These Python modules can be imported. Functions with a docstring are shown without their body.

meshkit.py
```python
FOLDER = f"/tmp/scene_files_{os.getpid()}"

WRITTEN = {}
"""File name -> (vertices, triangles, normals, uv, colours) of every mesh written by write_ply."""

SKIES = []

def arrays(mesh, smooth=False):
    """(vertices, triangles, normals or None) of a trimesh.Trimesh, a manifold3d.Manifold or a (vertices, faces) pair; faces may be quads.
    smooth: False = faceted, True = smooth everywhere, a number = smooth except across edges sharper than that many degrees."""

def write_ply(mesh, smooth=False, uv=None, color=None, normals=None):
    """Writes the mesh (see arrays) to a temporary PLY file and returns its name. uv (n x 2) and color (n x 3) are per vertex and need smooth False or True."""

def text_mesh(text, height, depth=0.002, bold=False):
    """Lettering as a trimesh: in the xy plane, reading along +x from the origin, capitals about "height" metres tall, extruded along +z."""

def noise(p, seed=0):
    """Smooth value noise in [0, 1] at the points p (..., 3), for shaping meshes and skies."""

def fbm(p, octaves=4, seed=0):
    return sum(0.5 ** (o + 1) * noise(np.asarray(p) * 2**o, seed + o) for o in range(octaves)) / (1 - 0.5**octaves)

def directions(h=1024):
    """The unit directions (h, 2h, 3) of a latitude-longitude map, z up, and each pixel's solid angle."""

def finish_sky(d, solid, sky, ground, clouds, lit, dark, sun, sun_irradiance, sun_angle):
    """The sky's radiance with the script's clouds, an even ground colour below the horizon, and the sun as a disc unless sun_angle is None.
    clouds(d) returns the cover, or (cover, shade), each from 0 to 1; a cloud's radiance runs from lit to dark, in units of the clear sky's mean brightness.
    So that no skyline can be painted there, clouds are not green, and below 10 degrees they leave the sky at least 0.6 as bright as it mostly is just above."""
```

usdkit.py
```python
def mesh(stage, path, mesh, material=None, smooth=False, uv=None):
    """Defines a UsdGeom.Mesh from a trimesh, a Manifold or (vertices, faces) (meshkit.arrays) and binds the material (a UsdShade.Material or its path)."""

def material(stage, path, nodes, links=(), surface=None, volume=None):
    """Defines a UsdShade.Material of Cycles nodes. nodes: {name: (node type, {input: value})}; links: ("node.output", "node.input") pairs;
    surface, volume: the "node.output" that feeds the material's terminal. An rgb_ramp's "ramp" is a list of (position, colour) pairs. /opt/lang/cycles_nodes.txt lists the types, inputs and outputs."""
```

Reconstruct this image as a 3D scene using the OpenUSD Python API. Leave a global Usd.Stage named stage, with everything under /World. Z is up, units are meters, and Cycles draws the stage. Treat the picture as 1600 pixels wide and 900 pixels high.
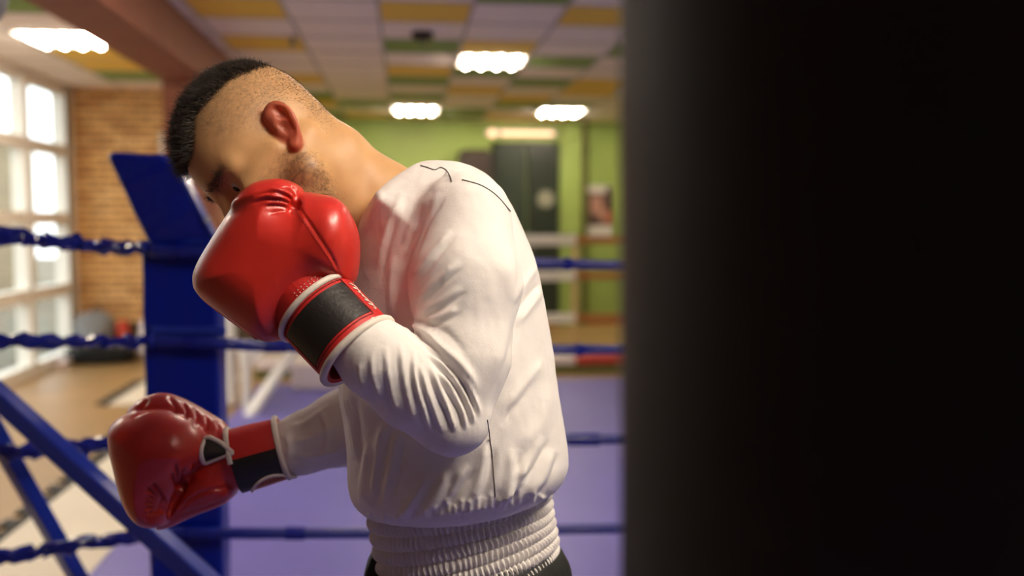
import math, random
import numpy as np, trimesh
import usdkit, meshkit
from pxr import Usd, UsdGeom, UsdLux, UsdShade, Sdf, Gf, Vt
import shapely.geometry as sg

random.seed(7)
RNG = np.random.default_rng(7)
stage = Usd.Stage.CreateInMemory()
UsdGeom.SetStageUpAxis(stage, 'Z')
UsdGeom.SetStageMetersPerUnit(stage, 1.0)
UsdGeom.Xform.Define(stage, '/World')
UsdGeom.Scope.Define(stage, '/World/Looks')

# ------------------------------------------------------------------ camera, daylight, exposure
FPX = 1500.0                                   # focal length in pixels of the 1600 x 900 frame
EYE = np.array([0.0, 0.0, 1.43])
PITCH = math.atan(103 / FPX)
YAW = math.atan(168 / FPX * math.cos(PITCH))
CF = np.array([math.sin(YAW) * math.cos(PITCH), math.cos(YAW) * math.cos(PITCH), -math.sin(PITCH)])
CR = np.array([math.cos(YAW), -math.sin(YAW), 0.0])
CU = np.cross(CR, CF)
EXPOSURE = 0.35
LAMP = 66.0            # emission of the ceiling tubes
SKY = 0.9              # overcast sky behind the windows

cam = UsdGeom.Camera.Define(stage, '/World/camera')
cam.CreateHorizontalApertureAttr(36.0)
cam.CreateVerticalApertureAttr(20.25)
cam.CreateFocalLengthAttr(36.0 * FPX / 1600.0)
cam.CreateFStopAttr(1.85)
cam.CreateFocusDistanceAttr(1.37)
cam.CreateExposureAttr(EXPOSURE)
cam.CreateClippingRangeAttr(Gf.Vec2f(0.05, 500.0))
cam.AddTransformOp().Set(Gf.Matrix4d(*CR, 0, *CU, 0, *(-CF), 0, *EYE, 1))

dome = UsdLux.DomeLight.Define(stage, '/World/sky')
dome.CreateIntensityAttr(SKY)
dome.CreateColorAttr(Gf.Vec3f(0.93, 0.97, 1.0))

# ------------------------------------------------------------------ helpers
def ray(px, py):
    return CF + (px - 800) / FPX * CR + (450 - py) / FPX * CU
def on(px, py, axis, value):                   # the point of a world plane that a pixel of the survey falls on
    r = ray(px, py)
    return EYE + (value - EYE[axis]) / r[axis] * r
def at(px, py, d):
    return EYE + d * ray(px, py)

_count = {}
def numbered(parent, name):
    k = (parent, name)
    _count[k] = _count.get(k, -1) + 1
    return name if _count[k] == 0 else f'{name}_{_count[k]:03d}'

LOC = {}
def tag(o, label=None, cat=None, group=None, kind=None):
    for k, v in (('label', label), ('category', cat), ('group', group), ('kind', kind)):
        if v:
            o.SetCustomDataByKey(k, v)
    return o
def thing(name, label=None, cat=None, loc=(0, 0, 0), group=None, kind=None):
    path = '/World/' + numbered('/World', name)
    x = UsdGeom.Xform.Define(stage, path)
    x.AddTranslateOp().Set(Gf.Vec3d(*map(float, loc)))
    LOC[path] = np.array(loc, float)
    return tag(x.GetPrim(), label, cat, group, kind)
def loc_of(path):
    return LOC.get('/' + '/'.join(path.split('/')[1:3]), np.zeros(3))
def obj(name, mesh, mat, parent=None, smooth=False, color=None, label=None, cat=None, group=None, kind=None):
    root = '/World' if parent is None else str(parent.GetPath())
    path = root + '/' + numbered(root, name)
    v, f, n = meshkit.arrays(mesh, smooth if color is None else True)
    if parent is not None:
        v = v - loc_of(root)
    m = UsdGeom.Mesh.Define(stage, path)
    m.CreatePointsAttr(Vt.Vec3fArray.FromNumpy(v.astype(np.float32)))
    m.CreateFaceVertexCountsAttr(Vt.IntArray.FromNumpy(np.full(len(f), 3, np.int32)))
    m.CreateFaceVertexIndicesAttr(Vt.IntArray.FromNumpy(f.astype(np.int32).ravel()))
    m.CreateSubdivisionSchemeAttr('none')
    if n is not None:
        m.CreateNormalsAttr(Vt.Vec3fArray.FromNumpy(n.astype(np.float32)))
        m.SetNormalsInterpolation('vertex')
    if color is not None:
        pv = UsdGeom.PrimvarsAPI(m).CreatePrimvar('tint', Sdf.ValueTypeNames.Color3fArray, 'vertex')
        pv.Set(Vt.Vec3fArray.FromNumpy(np.asarray(color, np.float32)))
    UsdShade.MaterialBindingAPI.Apply(m.GetPrim()).Bind(M[mat])
    return tag(m.GetPrim(), label, cat, group, kind)
def copy_thing(src, name, shift, label=None, group=None):
    was = src.GetCustomData()
    path = str(src.GetPath())
    x = thing(name, label or was.get('label'), was.get('category'), LOC[path] + np.array(shift, float), group or was.get('group'), was.get('kind'))
    x.GetReferences().AddInternalReference(src.GetPath())
    x.SetInstanceable(True)
    return x

cat_ = trimesh.util.concatenate
def box(lo, hi):
    lo, hi = np.minimum(lo, hi), np.maximum(lo, hi)
    m = trimesh.creation.box(np.array(hi, float) - np.array(lo, float))
    m.apply_translation((np.array(lo, float) + np.array(hi, float)) / 2)
    return m
def rbox(lo, hi, r, seg=3):                    # box with rounded edges (hull of spheres)
    lo, hi = np.array(np.minimum(lo, hi), float), np.array(np.maximum(lo, hi), float)
    s = trimesh.creation.uv_sphere(r, count=[2 * seg + 1, 4 * seg])
    pts = []
    for c in np.ndindex(2, 2, 2):
        pts.append(s.vertices + np.where(np.array(c) == 0, lo + r, hi - r))
    return trimesh.convex.convex_hull(np.vstack(pts))
def frames(p, closed=False):
    p = np.asarray(p, float)
    t = np.roll(p, -1, 0) - np.roll(p, 1, 0) if closed else np.gradient(p, axis=0)
    t /= np.linalg.norm(t, axis=1, keepdims=True) + 1e-12
    a = np.zeros_like(t)
    ref = np.array([0, 0, 1.0]) if abs(t[0, 2]) < 0.8 else np.array([1.0, 0, 0])
    for i in range(len(p)):
        ref = ref - t[i] * (ref @ t[i])
        ref /= np.linalg.norm(ref) + 1e-12
        a[i] = ref
    return t, a, np.cross(t, a)
def tube(p, r, sides=12, closed=False, caps=True, squash=None):
    p = np.asarray(p, float)
    n = len(p)
    t, a, b = frames(p, closed)
    ang = np.arange(sides) * 2 * np.pi / sides
    r = np.broadcast_to(np.asarray(r, float), (n,) if np.ndim(r) < 2 else (n, sides))
    rr = r[:, None] if r.ndim == 1 else r
    q = 1.0 if squash is None else squash
    v = p[:, None] + (rr * np.cos(ang))[..., None] * a[:, None] + q * (rr * np.sin(ang))[..., None] * b[:, None]
    v = v.reshape(-1, 3)
    i, j = np.meshgrid(np.arange(n if closed else n - 1), np.arange(sides), indexing='ij')
    i2 = (i + 1) % n
    q4 = np.stack([i * sides + j, i * sides + (j + 1) % sides, i2 * sides + (j + 1) % sides, i2 * sides + j], -1).reshape(-1, 4)
    f = np.vstack([q4[:, [0, 1, 2]], q4[:, [0, 2, 3]]])
    if caps and not closed:
        v = np.vstack([v, p[:1], p[-1:]])
        k = np.arange(sides)
        f = np.vstack([f, np.stack([np.full(sides, n * sides), (k + 1) % sides, k], 1),
                       np.stack([np.full(sides, n * sides + 1), (n - 1) * sides + k, (n - 1) * sides + (k + 1) % sides], 1)])
    return trimesh.Trimesh(v, f, process=False)
def bar(a, b, w, h, up=(0, 0, 1)):             # square-section bar
    a, b, up = map(lambda x: np.array(x, float), (a, b, up))
    d = (b - a) / np.linalg.norm(b - a)
    s = np.cross(d, up); s /= np.linalg.norm(s)
    u = np.cross(s, d)
    m = rbox([-w / 2, -h / 2, 0], [w / 2, h / 2, np.linalg.norm(b - a)], min(w, h) * 0.12, 1)
    T = np.eye(4); T[:3, 0], T[:3, 1], T[:3, 2], T[:3, 3] = s, u, d, a
    if np.linalg.det(T[:3, :3]) < 0:
        T[:3, 0] *= -1
    m.apply_transform(T)
    return m
def spline(pts, n=60, closed=False):           # Catmull-Rom through the points
    p = np.asarray(pts, float)
    q = np.vstack([p[-1:], p, p[:2]]) if closed else np.vstack([2 * p[0] - p[1], p, 2 * p[-1] - p[-2]])
    segs = len(q) - 3
    out = []
    per = max(2, int(math.ceil(n / segs)))
    for i in range(segs):
        u = np.linspace(0, 1, per, endpoint=False)[:, None]
        a, b, c, d = q[i:i + 4]
        out.append(0.5 * (2 * b + (c - a) * u + (2 * a - 5 * b + 4 * c - d) * u**2 + (3 * b - a - 3 * c + d) * u**3))
    r = np.vstack(out)
    return r if closed else np.vstack([r, p[-1:]])
def lathe(profile, sides=32):                  # (radius, z) pairs
    return trimesh.creation.revolve(np.array(profile, float), sections=sides)

# ------------------------------------------------------------------ materials
M = {}
def mat(name, nodes, links=(), surface='p.BSDF', volume=None):
    M[name] = usdkit.material(stage, '/World/Looks/' + name, nodes, links, surface, volume)
def plain(name, color, rough=0.5, bump=0.0, scale=60.0, vary=0.0, vscale=3.0, **kw):
    nodes = {'p': ('principled_bsdf', dict(base_color=color, roughness=rough, **kw))}
    links = []
    if bump or vary:
        nodes['g'] = ('texture_coordinate', {})
    if bump:
        nodes['n'] = ('noise_texture', {'scale': scale, 'detail': 4.0})
        nodes['b'] = ('bump', {'strength': bump, 'distance': 0.002})
        links += [('g.object', 'n.vector'), ('n.fac', 'b.height'), ('b.normal', 'p.normal')]
    if vary:
        nodes['m'] = ('noise_texture', {'scale': vscale, 'detail': 4.0})
        c = np.array(color)
        nodes['r'] = ('rgb_ramp', {'ramp': [(0.3, tuple(c * (1 - vary))), (0.7, tuple(np.minimum(c * (1 + vary), 1)))]})
        links += [('g.object', 'm.vector'), ('m.fac', 'r.fac'), ('r.color', 'p.base_color')]
    mat(name, nodes, links)
plain('ceiling_white', (0.90, 0.80, 0.71), 0.9, 0.3, 90)
plain('ceiling_yellow', (0.86, 0.58, 0.09), 0.9, 0.3, 90)
plain('ceiling_green', (0.24, 0.36, 0.09), 0.9, 0.3, 90)
plain('plaster_dull', (0.30, 0.26, 0.22), 0.8)
plain('ceiling_grid', (0.45, 0.41, 0.38), 0.6)
plain('slab', (0.3, 0.28, 0.26), 0.9)
plain('green_paint', (0.27, 0.365, 0.085), 0.55, 0.1, 30, vary=0.06)
plain('white_paint', (0.72, 0.68, 0.62), 0.6, 0.1, 30)
plain('terracotta', (0.27, 0.085, 0.04), 0.7, 0.15, 30, vary=0.08)
plain('brick_a', (0.76, 0.42, 0.155), 0.9, 0.5, 70, vary=0.15, vscale=6)
plain('brick_b', (0.82, 0.48, 0.20), 0.9, 0.5, 70, vary=0.15, vscale=6)
plain('brick_c', (0.62, 0.31, 0.11), 0.9, 0.5, 70, vary=0.15, vscale=6)
plain('mortar', (0.075, 0.045, 0.022), 0.95, 0.3, 80)
plain('floor_vinyl', (0.33, 0.20, 0.075), 0.45, 0.05, 20, vary=0.12, vscale=1.5)
plain('mat_blue', (0.13, 0.115, 0.42), 0.42, 0.15, 120, vary=0.06, vscale=2)
plain('mat_white', (0.72, 0.64, 0.50), 0.6, 0.15, 120, vary=0.05)
plain('mat_black', (0.02, 0.018, 0.015), 0.7)
plain('vinyl_blue', (0.001, 0.010, 0.24), 0.22, 0.25, 14, specular_ior_level=0.4)
plain('rope_blue', (0.006, 0.014, 0.20), 0.28, 0.3, 40)
plain('tape_blue', (0.006, 0.012, 0.20), 0.13, 0.5, 60)
plain('steel_blue', (0.010, 0.028, 0.30), 0.3)
plain('white_metal', (0.78, 0.74, 0.68), 0.4)
plain('frame_white', (0.78, 0.74, 0.66), 0.45)
plain('grey_metal', (0.25, 0.25, 0.25), 0.4, metallic=0.6)
plain('chrome', (0.7, 0.7, 0.7), 0.2, metallic=1.0)
plain('dark_metal', (0.05, 0.05, 0.05), 0.45)
plain('wood_brown', (0.36, 0.13, 0.035), 0.5, 0.15, 25, vary=0.15)
plain('wood_pale', (0.55, 0.38, 0.18), 0.5, 0.15, 25, vary=0.15)
plain('red_vinyl', (0.42, 0.03, 0.025), 0.4)
plain('door_dark', (0.018, 0.026, 0.016), 0.35)
plain('door_panel', (0.03, 0.045, 0.025), 0.45)
plain('dark_brown', (0.035, 0.022, 0.016), 0.6, 0.2, 30)
plain('sign_pale', (0.24, 0.24, 0.17), 0.5)
plain('poster_paper', (0.62, 0.60, 0.55), 0.5)
plain('poster_brown', (0.16, 0.085, 0.06), 0.5)
plain('poster_skin', (0.42, 0.22, 0.16), 0.5)
plain('poster_dark', (0.07, 0.04, 0.035), 0.5)
plain('poster_red', (0.40, 0.10, 0.06), 0.5)
plain('bag_leather', (0.013, 0.0095, 0.0072), 0.6, 0.3, 50, specular_ior_level=0.3)
plain('fabric_grey', (0.20, 0.20, 0.20), 0.9, 0.4, 90)
plain('fabric_black', (0.006, 0.006, 0.006), 0.9, 0.4, 90)
plain('fabric_red', (0.55, 0.06, 0.03), 0.8, 0.3, 90)
plain('plastic_pale', (0.72, 0.62, 0.60), 0.35, 0.5, 30)
plain('facade', (0.25, 0.20, 0.125), 0.9, vary=0.15)
plain('facade_white', (0.80, 0.80, 0.78), 0.8)
plain('ground', (0.15, 0.13, 0.09), 0.9, vary=0.3)
plain('roof_grey', (0.3, 0.28, 0.26), 0.9)
plain('pipe_olive', (0.12, 0.12, 0.03), 0.6)
mat('tube_light', {'e': ('emission', {'color': (1.0, 0.85, 0.69), 'strength': LAMP})}, surface='e.emission')
mat('warm_light', {'e': ('emission', {'color': (1.0, 0.58, 0.34), 'strength': 2.2})}, surface='e.emission')
mat('pane', {'t': ('transparent_bsdf', {'color': (0.96, 0.98, 0.97)}), 'g': ('glossy_bsdf', {'roughness': 0.02}),
             'f': ('fresnel', {'IOR': 1.45}), 'q': ('geometry', {}), 'i': ('math', {'math_type': 'subtract', 'value1': 1.0}), 'x': ('math', {'math_type': 'multiply'}), 'm': ('mix_closure', {})},
    [('q.backfacing', 'i.value2'), ('f.fac', 'x.value1'), ('i.value', 'x.value2'), ('x.value', 'm.fac'), ('t.BSDF', 'm.closure1'), ('g.BSDF', 'm.closure2')], surface='m.closure')
# ------------------------------------------------------------------ the room
XL, XR, YB, YF, YBRICK, XRET, ZC = -3.45, 4.2, 13.2, -5.0, 10.45, -1.62, 2.81
obj('floor', box([XL - 0.2, YF, -0.12], [XR + 0.2, YB + 0.2, 0]), 'floor_vinyl', kind='structure')
obj('wall_right', box([XR, YF, 0], [XR + 0.2, YB, ZC + 0.05]), 'green_paint', kind='structure')
obj('wall_front', box([XL, YF - 0.2, 0], [XR, YF, ZC + 0.05]), 'plaster_dull', kind='structure')
obj('wall_back', box([XRET - 0.2, YB, 0], [XR, YB + 0.2, ZC + 0.05]), 'green_paint', kind='structure')
obj('wall_return', box([XRET - 0.12, YBRICK + 0.16, 0], [XRET, YB, ZC + 0.05]), 'green_paint', kind='structure')

# brick wall: mortar bed and every brick a part
wb = thing('wall_bricks', loc=(XL, YBRICK, 0), kind='structure')
obj('mortar', box([XL, YBRICK + 0.016, 0], [XRET, YBRICK + 0.16, ZC + 0.05]), 'mortar', wb)
PITCH_Z, PITCH_X = 0.0745, 0.225
made = 0
rows = int(ZC / PITCH_Z) + 1
for r in reversed(range(rows)):
    z0 = r * PITCH_Z + 0.005
    z1 = min(z0 + PITCH_Z - 0.014, ZC)
    if z1 - z0 < 0.02:
        continue
    x = XL - (0.1125 if r % 2 else 0.0)
    while x < XRET - 0.01:
        a, b = max(x + 0.006, XL), min(x + PITCH_X - 0.006, XRET)
        if b - a > 0.02 and made < 298:
            j = RNG.uniform(-0.003, 0.003)
            c = box([a, YBRICK + j, z0], [b, YBRICK + 0.03, z1])
            obj('brick', c, ['brick_a', 'brick_b', 'brick_c', 'brick_a'][RNG.integers(4)], wb)
            made += 1
        x += PITCH_X

# ceiling: slab, grid of bars and single panels
TX, TY, CX0, CY0 = 0.605, 0.62, -0.157, 6.165
BX0, BX1 = -1.81, -1.46
ce = thing('ceiling', loc=(0, 5, ZC), kind='structure')
obj('slab', box([XL - 0.2, YF - 0.2, ZC + 0.05], [XR + 0.2, YB + 0.2, ZC + 0.2]), 'slab', ce)
colours = {(0, 0): 'y', (0, 2): 'g', (0, 4): 'y', (0, 5): 'g', (0, 7): 'g', (0, 8): 'w', (1, -1): 'g', (1, 2): 'y', (1, 4): 'g', (1, 6): 'y', (1, 9): 'g',
           (2, 0): 'y', (2, 3): 'g', (2, 5): 'g', (2, 7): 'y', (2, 8): 'g', (3, 5): 'y', (3, 6): 'y', (3, 2): 'g', (3, 8): 'g', (3, 10): 'y',
           (-2, 0): 'y', (-2, 2): 'y', (-2, 5): 'y', (-2, 7): 'g', (-2, 8): 'y', (-2, 10): 'g', (-1, 8): 'g', (-1, 10): 'y', (0, 10): 'y', (1, 10): 'g', (2, 10): 'y',
           ('l', 0, 0): 'g', ('l', 1, 0): 'g', ('l', 0, 3): 'y', ('l', 1, 3): 'y', ('l', 0, 4): 'y', ('l', 1, 4): 'y', ('l', 0, 5): 'g', ('l', 1, 5): 'g', ('l', 2, 0): 'g'}
LIGHTS = {(1, 3), (0, 9), (3, 9), ('l', 1, 2)}
def tile(x0, x1, r, key):
    y0, y1 = CY0 + r * TY, min(CY0 + (r + 1) * TY, YB)
    if key in LIGHTS or y1 - y0 < 0.05:
        return
    g = 0.008
    c = {'y': 'ceiling_yellow', 'g': 'ceiling_green', 'w': 'ceiling_white'}[colours.get(key, 'w')]
    obj('panel', box([x0 + g, y0 + g, ZC + RNG.uniform(0.001, 0.004)], [x1 - g, y1 - g, ZC + 0.02]), c, ce)
for r in range(-1, 12):
    for c in range(-3, 7):
        x0 = CX0 + c * TX
        x1 = min(x0 + TX, XR)
        if x1 <= BX1 + 0.05 or x0 >= XR:
            continue
        tile(max(x0, BX1), x1, r, (c, r))
    for k, (x0, x1) in enumerate(((-2.258, BX0), (-2.863, -2.258), (XL, -2.863))):
        if CY0 + r * TY < YBRICK:
            tile(x0, x1, r, ('l', k, r))
obj('plain_panel', cat_([box([BX1, YF, ZC + 0.002], [XR, CY0 - TY - 0.008, ZC + 0.02]), box([XL, YF, ZC + 0.002], [BX0, CY0 - TY - 0.008, ZC + 0.02])]), 'ceiling_white', ce)
gb = []
for c in range(-2, 8):
    x = CX0 + c * TX
    if BX1 < x < XR:
        gb.append(box([x - 0.012, YF, ZC - 0.002], [x + 0.012, YB, ZC + 0.006]))
for x in (-2.258, -2.863):
    gb.append(box([x - 0.012, YF, ZC - 0.002], [x + 0.012, YBRICK, ZC + 0.006]))
for r in range(-18, 12):
    y = CY0 + r * TY
    gb.append(box([BX1, y - 0.012, ZC - 0.0015], [XR, y + 0.012, ZC + 0.0055]))
    if y < YBRICK:
        gb.append(box([XL, y - 0.012, ZC - 0.0015], [BX0, y + 0.012, ZC + 0.0055]))
obj('ceiling_grid', cat_(gb), 'ceiling_grid', ce)

# beam and the column that carries it
obj('trim_1', box([BX0, YF, 2.5], [BX1, YB, ZC + 0.04]), 'terracotta', kind='structure')
cl = on(256, 200, 0, BX0)[1]
obj('trim_2', box([BX0, 7.58, 0], [BX1 + 0.02, 7.58 + 0.36, 2.5]), 'terracotta', kind='structure')

# glazed wall on the left: posts, rails and panes
wn = thing('window_1', loc=(XL, 5, 0), kind='structure')
ym = [on(p, 300, 0, XL)[1] for p in (35, 98)]
step = ym[1] - ym[0]
posts = [YBRICK - 0.10, ym[1], ym[0]]
while posts[-1] > 5.0:
    posts.append(posts[-1] - step * 1.0)
YW = posts[-1]
obj('wall_left', box([XL - 0.2, YF, 0], [XL, YW, ZC + 0.05]), 'plaster_dull', kind='structure')
rails = [0.06] + [on(0, y, 0, XL)[2] for y in (470, 340, 216)] + [ZC - 0.05]
for i, y in enumerate(posts):
    w = 0.12 if i == 0 else 0.055
    obj('post', box([XL - 0.07, y - w, 0], [XL + 0.06, y + w, ZC]), 'frame_white', wn)
for i, z in enumerate(rails):
    h = (0.06, 0.06, 0.06, 0.055, 0.05)[i]
    obj('rail', box([XL - 0.06, YW, z - h], [XL + 0.05, YBRICK, z + h]), 'frame_white', wn)
for i in range(min(9, len(posts) - 1)):
    for z0, z1 in zip(rails[:-1], rails[1:]):
        obj('pane', box([XL - 0.012, posts[i + 1] + 0.02, z0 + 0.03], [XL - 0.006, posts[i] - 0.02, z1 - 0.03]), 'pane', wn)
obj('trim_4', box([XL - 0.07, YW, ZC - 0.012], [XL + 0.06, YBRICK, ZC + 0.05]), 'frame_white', kind='structure')
obj('baseboard_back', box([XL + 0.1, YBRICK - 0.015, 0], [XRET, YBRICK - 0.004, 0.08]), 'wood_pale', kind='structure')
obj('baseboard_green', box([XRET, YB - 0.02, 0], [XR, YB, 0.1]), 'wood_brown', kind='structure')

# ceiling lamps: every lamp a thing with housing and four tubes
def lamp(x, y, label, group='square recessed tube lamps in view'):
    t = thing('ceiling_light', label, 'ceiling light', (x, y, ZC), group)
    w = 0.285
    hs = cat_([box([x - w, y - w, ZC + 0.03], [x + w, y + w, ZC + 0.045])] +
              [box([x - w, y - w, ZC - 0.004], [x - w + 0.02, y + w, ZC + 0.03]), box([x + w - 0.02, y - w, ZC - 0.004], [x + w, y + w, ZC + 0.03]),
               box([x - w, y - w, ZC - 0.004], [x + w, y - w + 0.02, ZC + 0.03]), box([x - w, y + w - 0.02, ZC - 0.004], [x + w, y + w, ZC + 0.03])])
    obj('housing', hs, 'white_metal', t)
    for k in range(4):
        c = trimesh.creation.cylinder(0.020, 2 * w - 0.06, sections=10)
        c.apply_transform(trimesh.transformations.rotation_matrix(math.pi / 2, [1, 0, 0]))
        c.apply_translation([x + (k - 1.5) * 0.135, y, ZC - 0.004])
        obj('tube', c, 'tube_light', t, smooth=40)
    return t
lamp(CX0 + 1.5 * TX, CY0 + 3.5 * TY, 'biggest lit square ceiling lamp right of the boxer\'s head, nearest of the three')
lamp(CX0 + 0.5 * TX, CY0 + 9.5 * TY, 'far lit square ceiling lamp above the back of the boxer\'s neck')
lamp(CX0 + 3.5 * TX, CY0 + 9.5 * TY, 'far lit square ceiling lamp beside the dark punching bag')
lamp(-2.56, CY0 + 2.5 * TY, 'lit ceiling lamp left of the brown beam near the windows')
for x, y in ((1.36, 0.45), (1.36, 1.07), (0.75, 0.45), (0.145, 4.5), (1.96, 4.5), (-2.56, 4.0)):
    lamp(x, y, 'lit square ceiling lamp overhead outside the picture', 'ceiling lamps outside the picture')

# ------------------------------------------------------------------ outside
obj('yard', box([-40, -25, -0.3], [XL - 0.2, 45, -0.14]), 'ground', kind='structure')
p0, p1 = on(52, 240, 0, -9.0), on(-500, 240, 0, -9.0)
zt = on(20, 222, 0, -9.0)[2]
ob = thing('outside_building', 'beige building wall seen through the left window panes', 'building', (-10, p0[1] - 4, -0.14))
obj('wall', box([-12, p0[1] - 12, -0.14], [-9, p0[1], zt]), 'facade', ob)
obj('roof', box([-12.1, p0[1] - 12.1, zt], [-8.8, p0[1] + 0.1, zt + 0.12]), 'roof_grey', ob)
# ------------------------------------------------------------------ floor mats
MATZ = 0.025
obj('floor_mat', rbox([-1.265, -1.5, 0.0], [3.9, 8.45, MATZ], 0.006, 1), 'mat_blue', label='wide blue training mat under the ring ropes and the boxer', cat='mat')
def jigsaw(x0, x1, y0, y1, z):
    teeth = [sg.Polygon([(x0 + 0.02, y + 0.02), (x0 - 0.06, y - 0.005), (x0 - 0.06, y + 0.11), (x0 + 0.02, y + 0.085)]) for y in np.arange(y0 + 0.03, y1 - 0.11, 0.2)]
    strip = sg.box(x0 + 0.0, y0, x0 + 0.035, y1)
    for t in teeth:
        strip = strip.union(t)
    strip2 = strip.buffer(0.004).buffer(-0.004)
    return trimesh.creation.extrude_polygon(strip2, z, engine='earcut')
mats = [(-1.84, -1.275, 3.2, 4.2, 'white jigsaw floor tile along the blue mat, nearest of the row'), (-1.84, -1.275, 4.205, 5.2, 'white jigsaw floor tile along the blue mat, middle of the row'),
        (-1.84, -1.275, 5.205, 6.2, 'white jigsaw floor tile along the blue mat, far end of the row'), (-2.35, -1.5, 7.7, 9.0, 'white floor tile by itself farther back beside the blue corner pad')]
for x0, x1, y0, y1, lb in mats:
    t = thing('jigsaw_mat', lb, 'mat', ((x0 + x1) / 2, (y0 + y1) / 2, 0))
    obj('foam_tile', rbox([x0 + 0.046, y0, 0], [x1, y1, 0.016], 0.004, 1), 'mat_white', t)
    obj('toothed_edge', jigsaw(x0, x1, y0, y1, 0.0165), 'mat_black', t, label='black toothed edge strip')

# ------------------------------------------------------------------ corner post with its pad
def slab(front, back_shift, r):                # hull of spheres at four front corners and the four behind them
    s = trimesh.creation.uv_sphere(r, count=[7, 10])
    pts = np.vstack([s.vertices + np.array(c) + k * np.array(back_shift) for c in front for k in (0, 1)])
    return trimesh.convex.convex_hull(pts)
PD = 3.08
FH = np.array([CF[0], CF[1], 0]); FH /= np.linalg.norm(FH)
pb = at(295, 1000, PD); pb[2] = 0
cp = thing('corner_post', 'blue padded ring corner post with a leaning top', 'corner post', (pb[0], pb[1], MATZ))
pw = 0.118
zk = at(295, 400, PD)[2]
lowc = [pb + s * (pw - 0.015) * CR + np.array([0, 0, z]) for s in (-1, 1) for z in (MATZ + 0.03, zk)]
def creased(m, n, amp, seed, ridges=()):
    for _ in range(n):
        m = m.subdivide()
    m.merge_vertices()
    v = np.array(m.vertices); nn_ = meshkit.arrays(m, True)[2]
    k = amp * 2 * (meshkit.fbm(v * [14, 14, 7], 3, seed) - 0.5)
    for a_, b_, w_, h_ in ridges:
        e_ = b_ - a_
        u_ = np.clip((v - a_) @ e_ / (e_ @ e_), 0, 1)
        k = k + h_ * np.exp(-(np.linalg.norm(v - a_ - u_[:, None] * e_, axis=1) / w_) ** 2)
    return trimesh.Trimesh(v + nn_ * k[:, None], m.faces, process=False)
pad = obj('pad', creased(slab(lowc, 0.07 * FH, 0.015).subdivide_to_size(0.03), 0, 0.004, 2), 'vinyl_blue', cp, smooth=40)
dpad = lambda z: CF @ (np.array([pb[0], pb[1], z]) - EYE)
dz = dpad(zk) + 0.0
upc = [at(249, 392, dz), at(336, 392, dz), at(180, 247, dz - 0.10), at(264, 253, dz - 0.10)]
obj('leaning_pad', creased(slab(upc, 0.055 * FH, 0.018).subdivide_to_size(0.012), 0, 0.005, 5, [(at(196, 279, dz - 0.10), at(250, 252, dz - 0.11), 0.020, 0.012), (at(232, 352, dz - 0.05), at(286, 318, dz - 0.07), 0.018, 0.008)]), 'vinyl_blue', cp, smooth=40, label='upper pad leaning out to the left')
e0, e1 = at(268, 249, dz - 0.118), at(342, 388, dz - 0.022)
obj('piping', tube([e0 + (e1 - e0) * k for k in np.linspace(0, 1, 6)], 0.006, 8), 'steel_blue', cp, smooth=True)
gr = trimesh.creation.torus(0.008, 0.003, 16, 8)
gr.apply_transform(np.vstack([np.column_stack([CR, CU, -CF, at(325, 343, dz - 0.07)]), [0, 0, 0, 1]]))
obj('grommet', gr, 'chrome', cp, smooth=True)
pc = pb + FH * 0.13
obj('post', tube([pc + [0, 0, MATZ], pc + [0, 0, 1.34]], 0.045, 20), 'steel_blue', cp, smooth=50)
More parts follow.
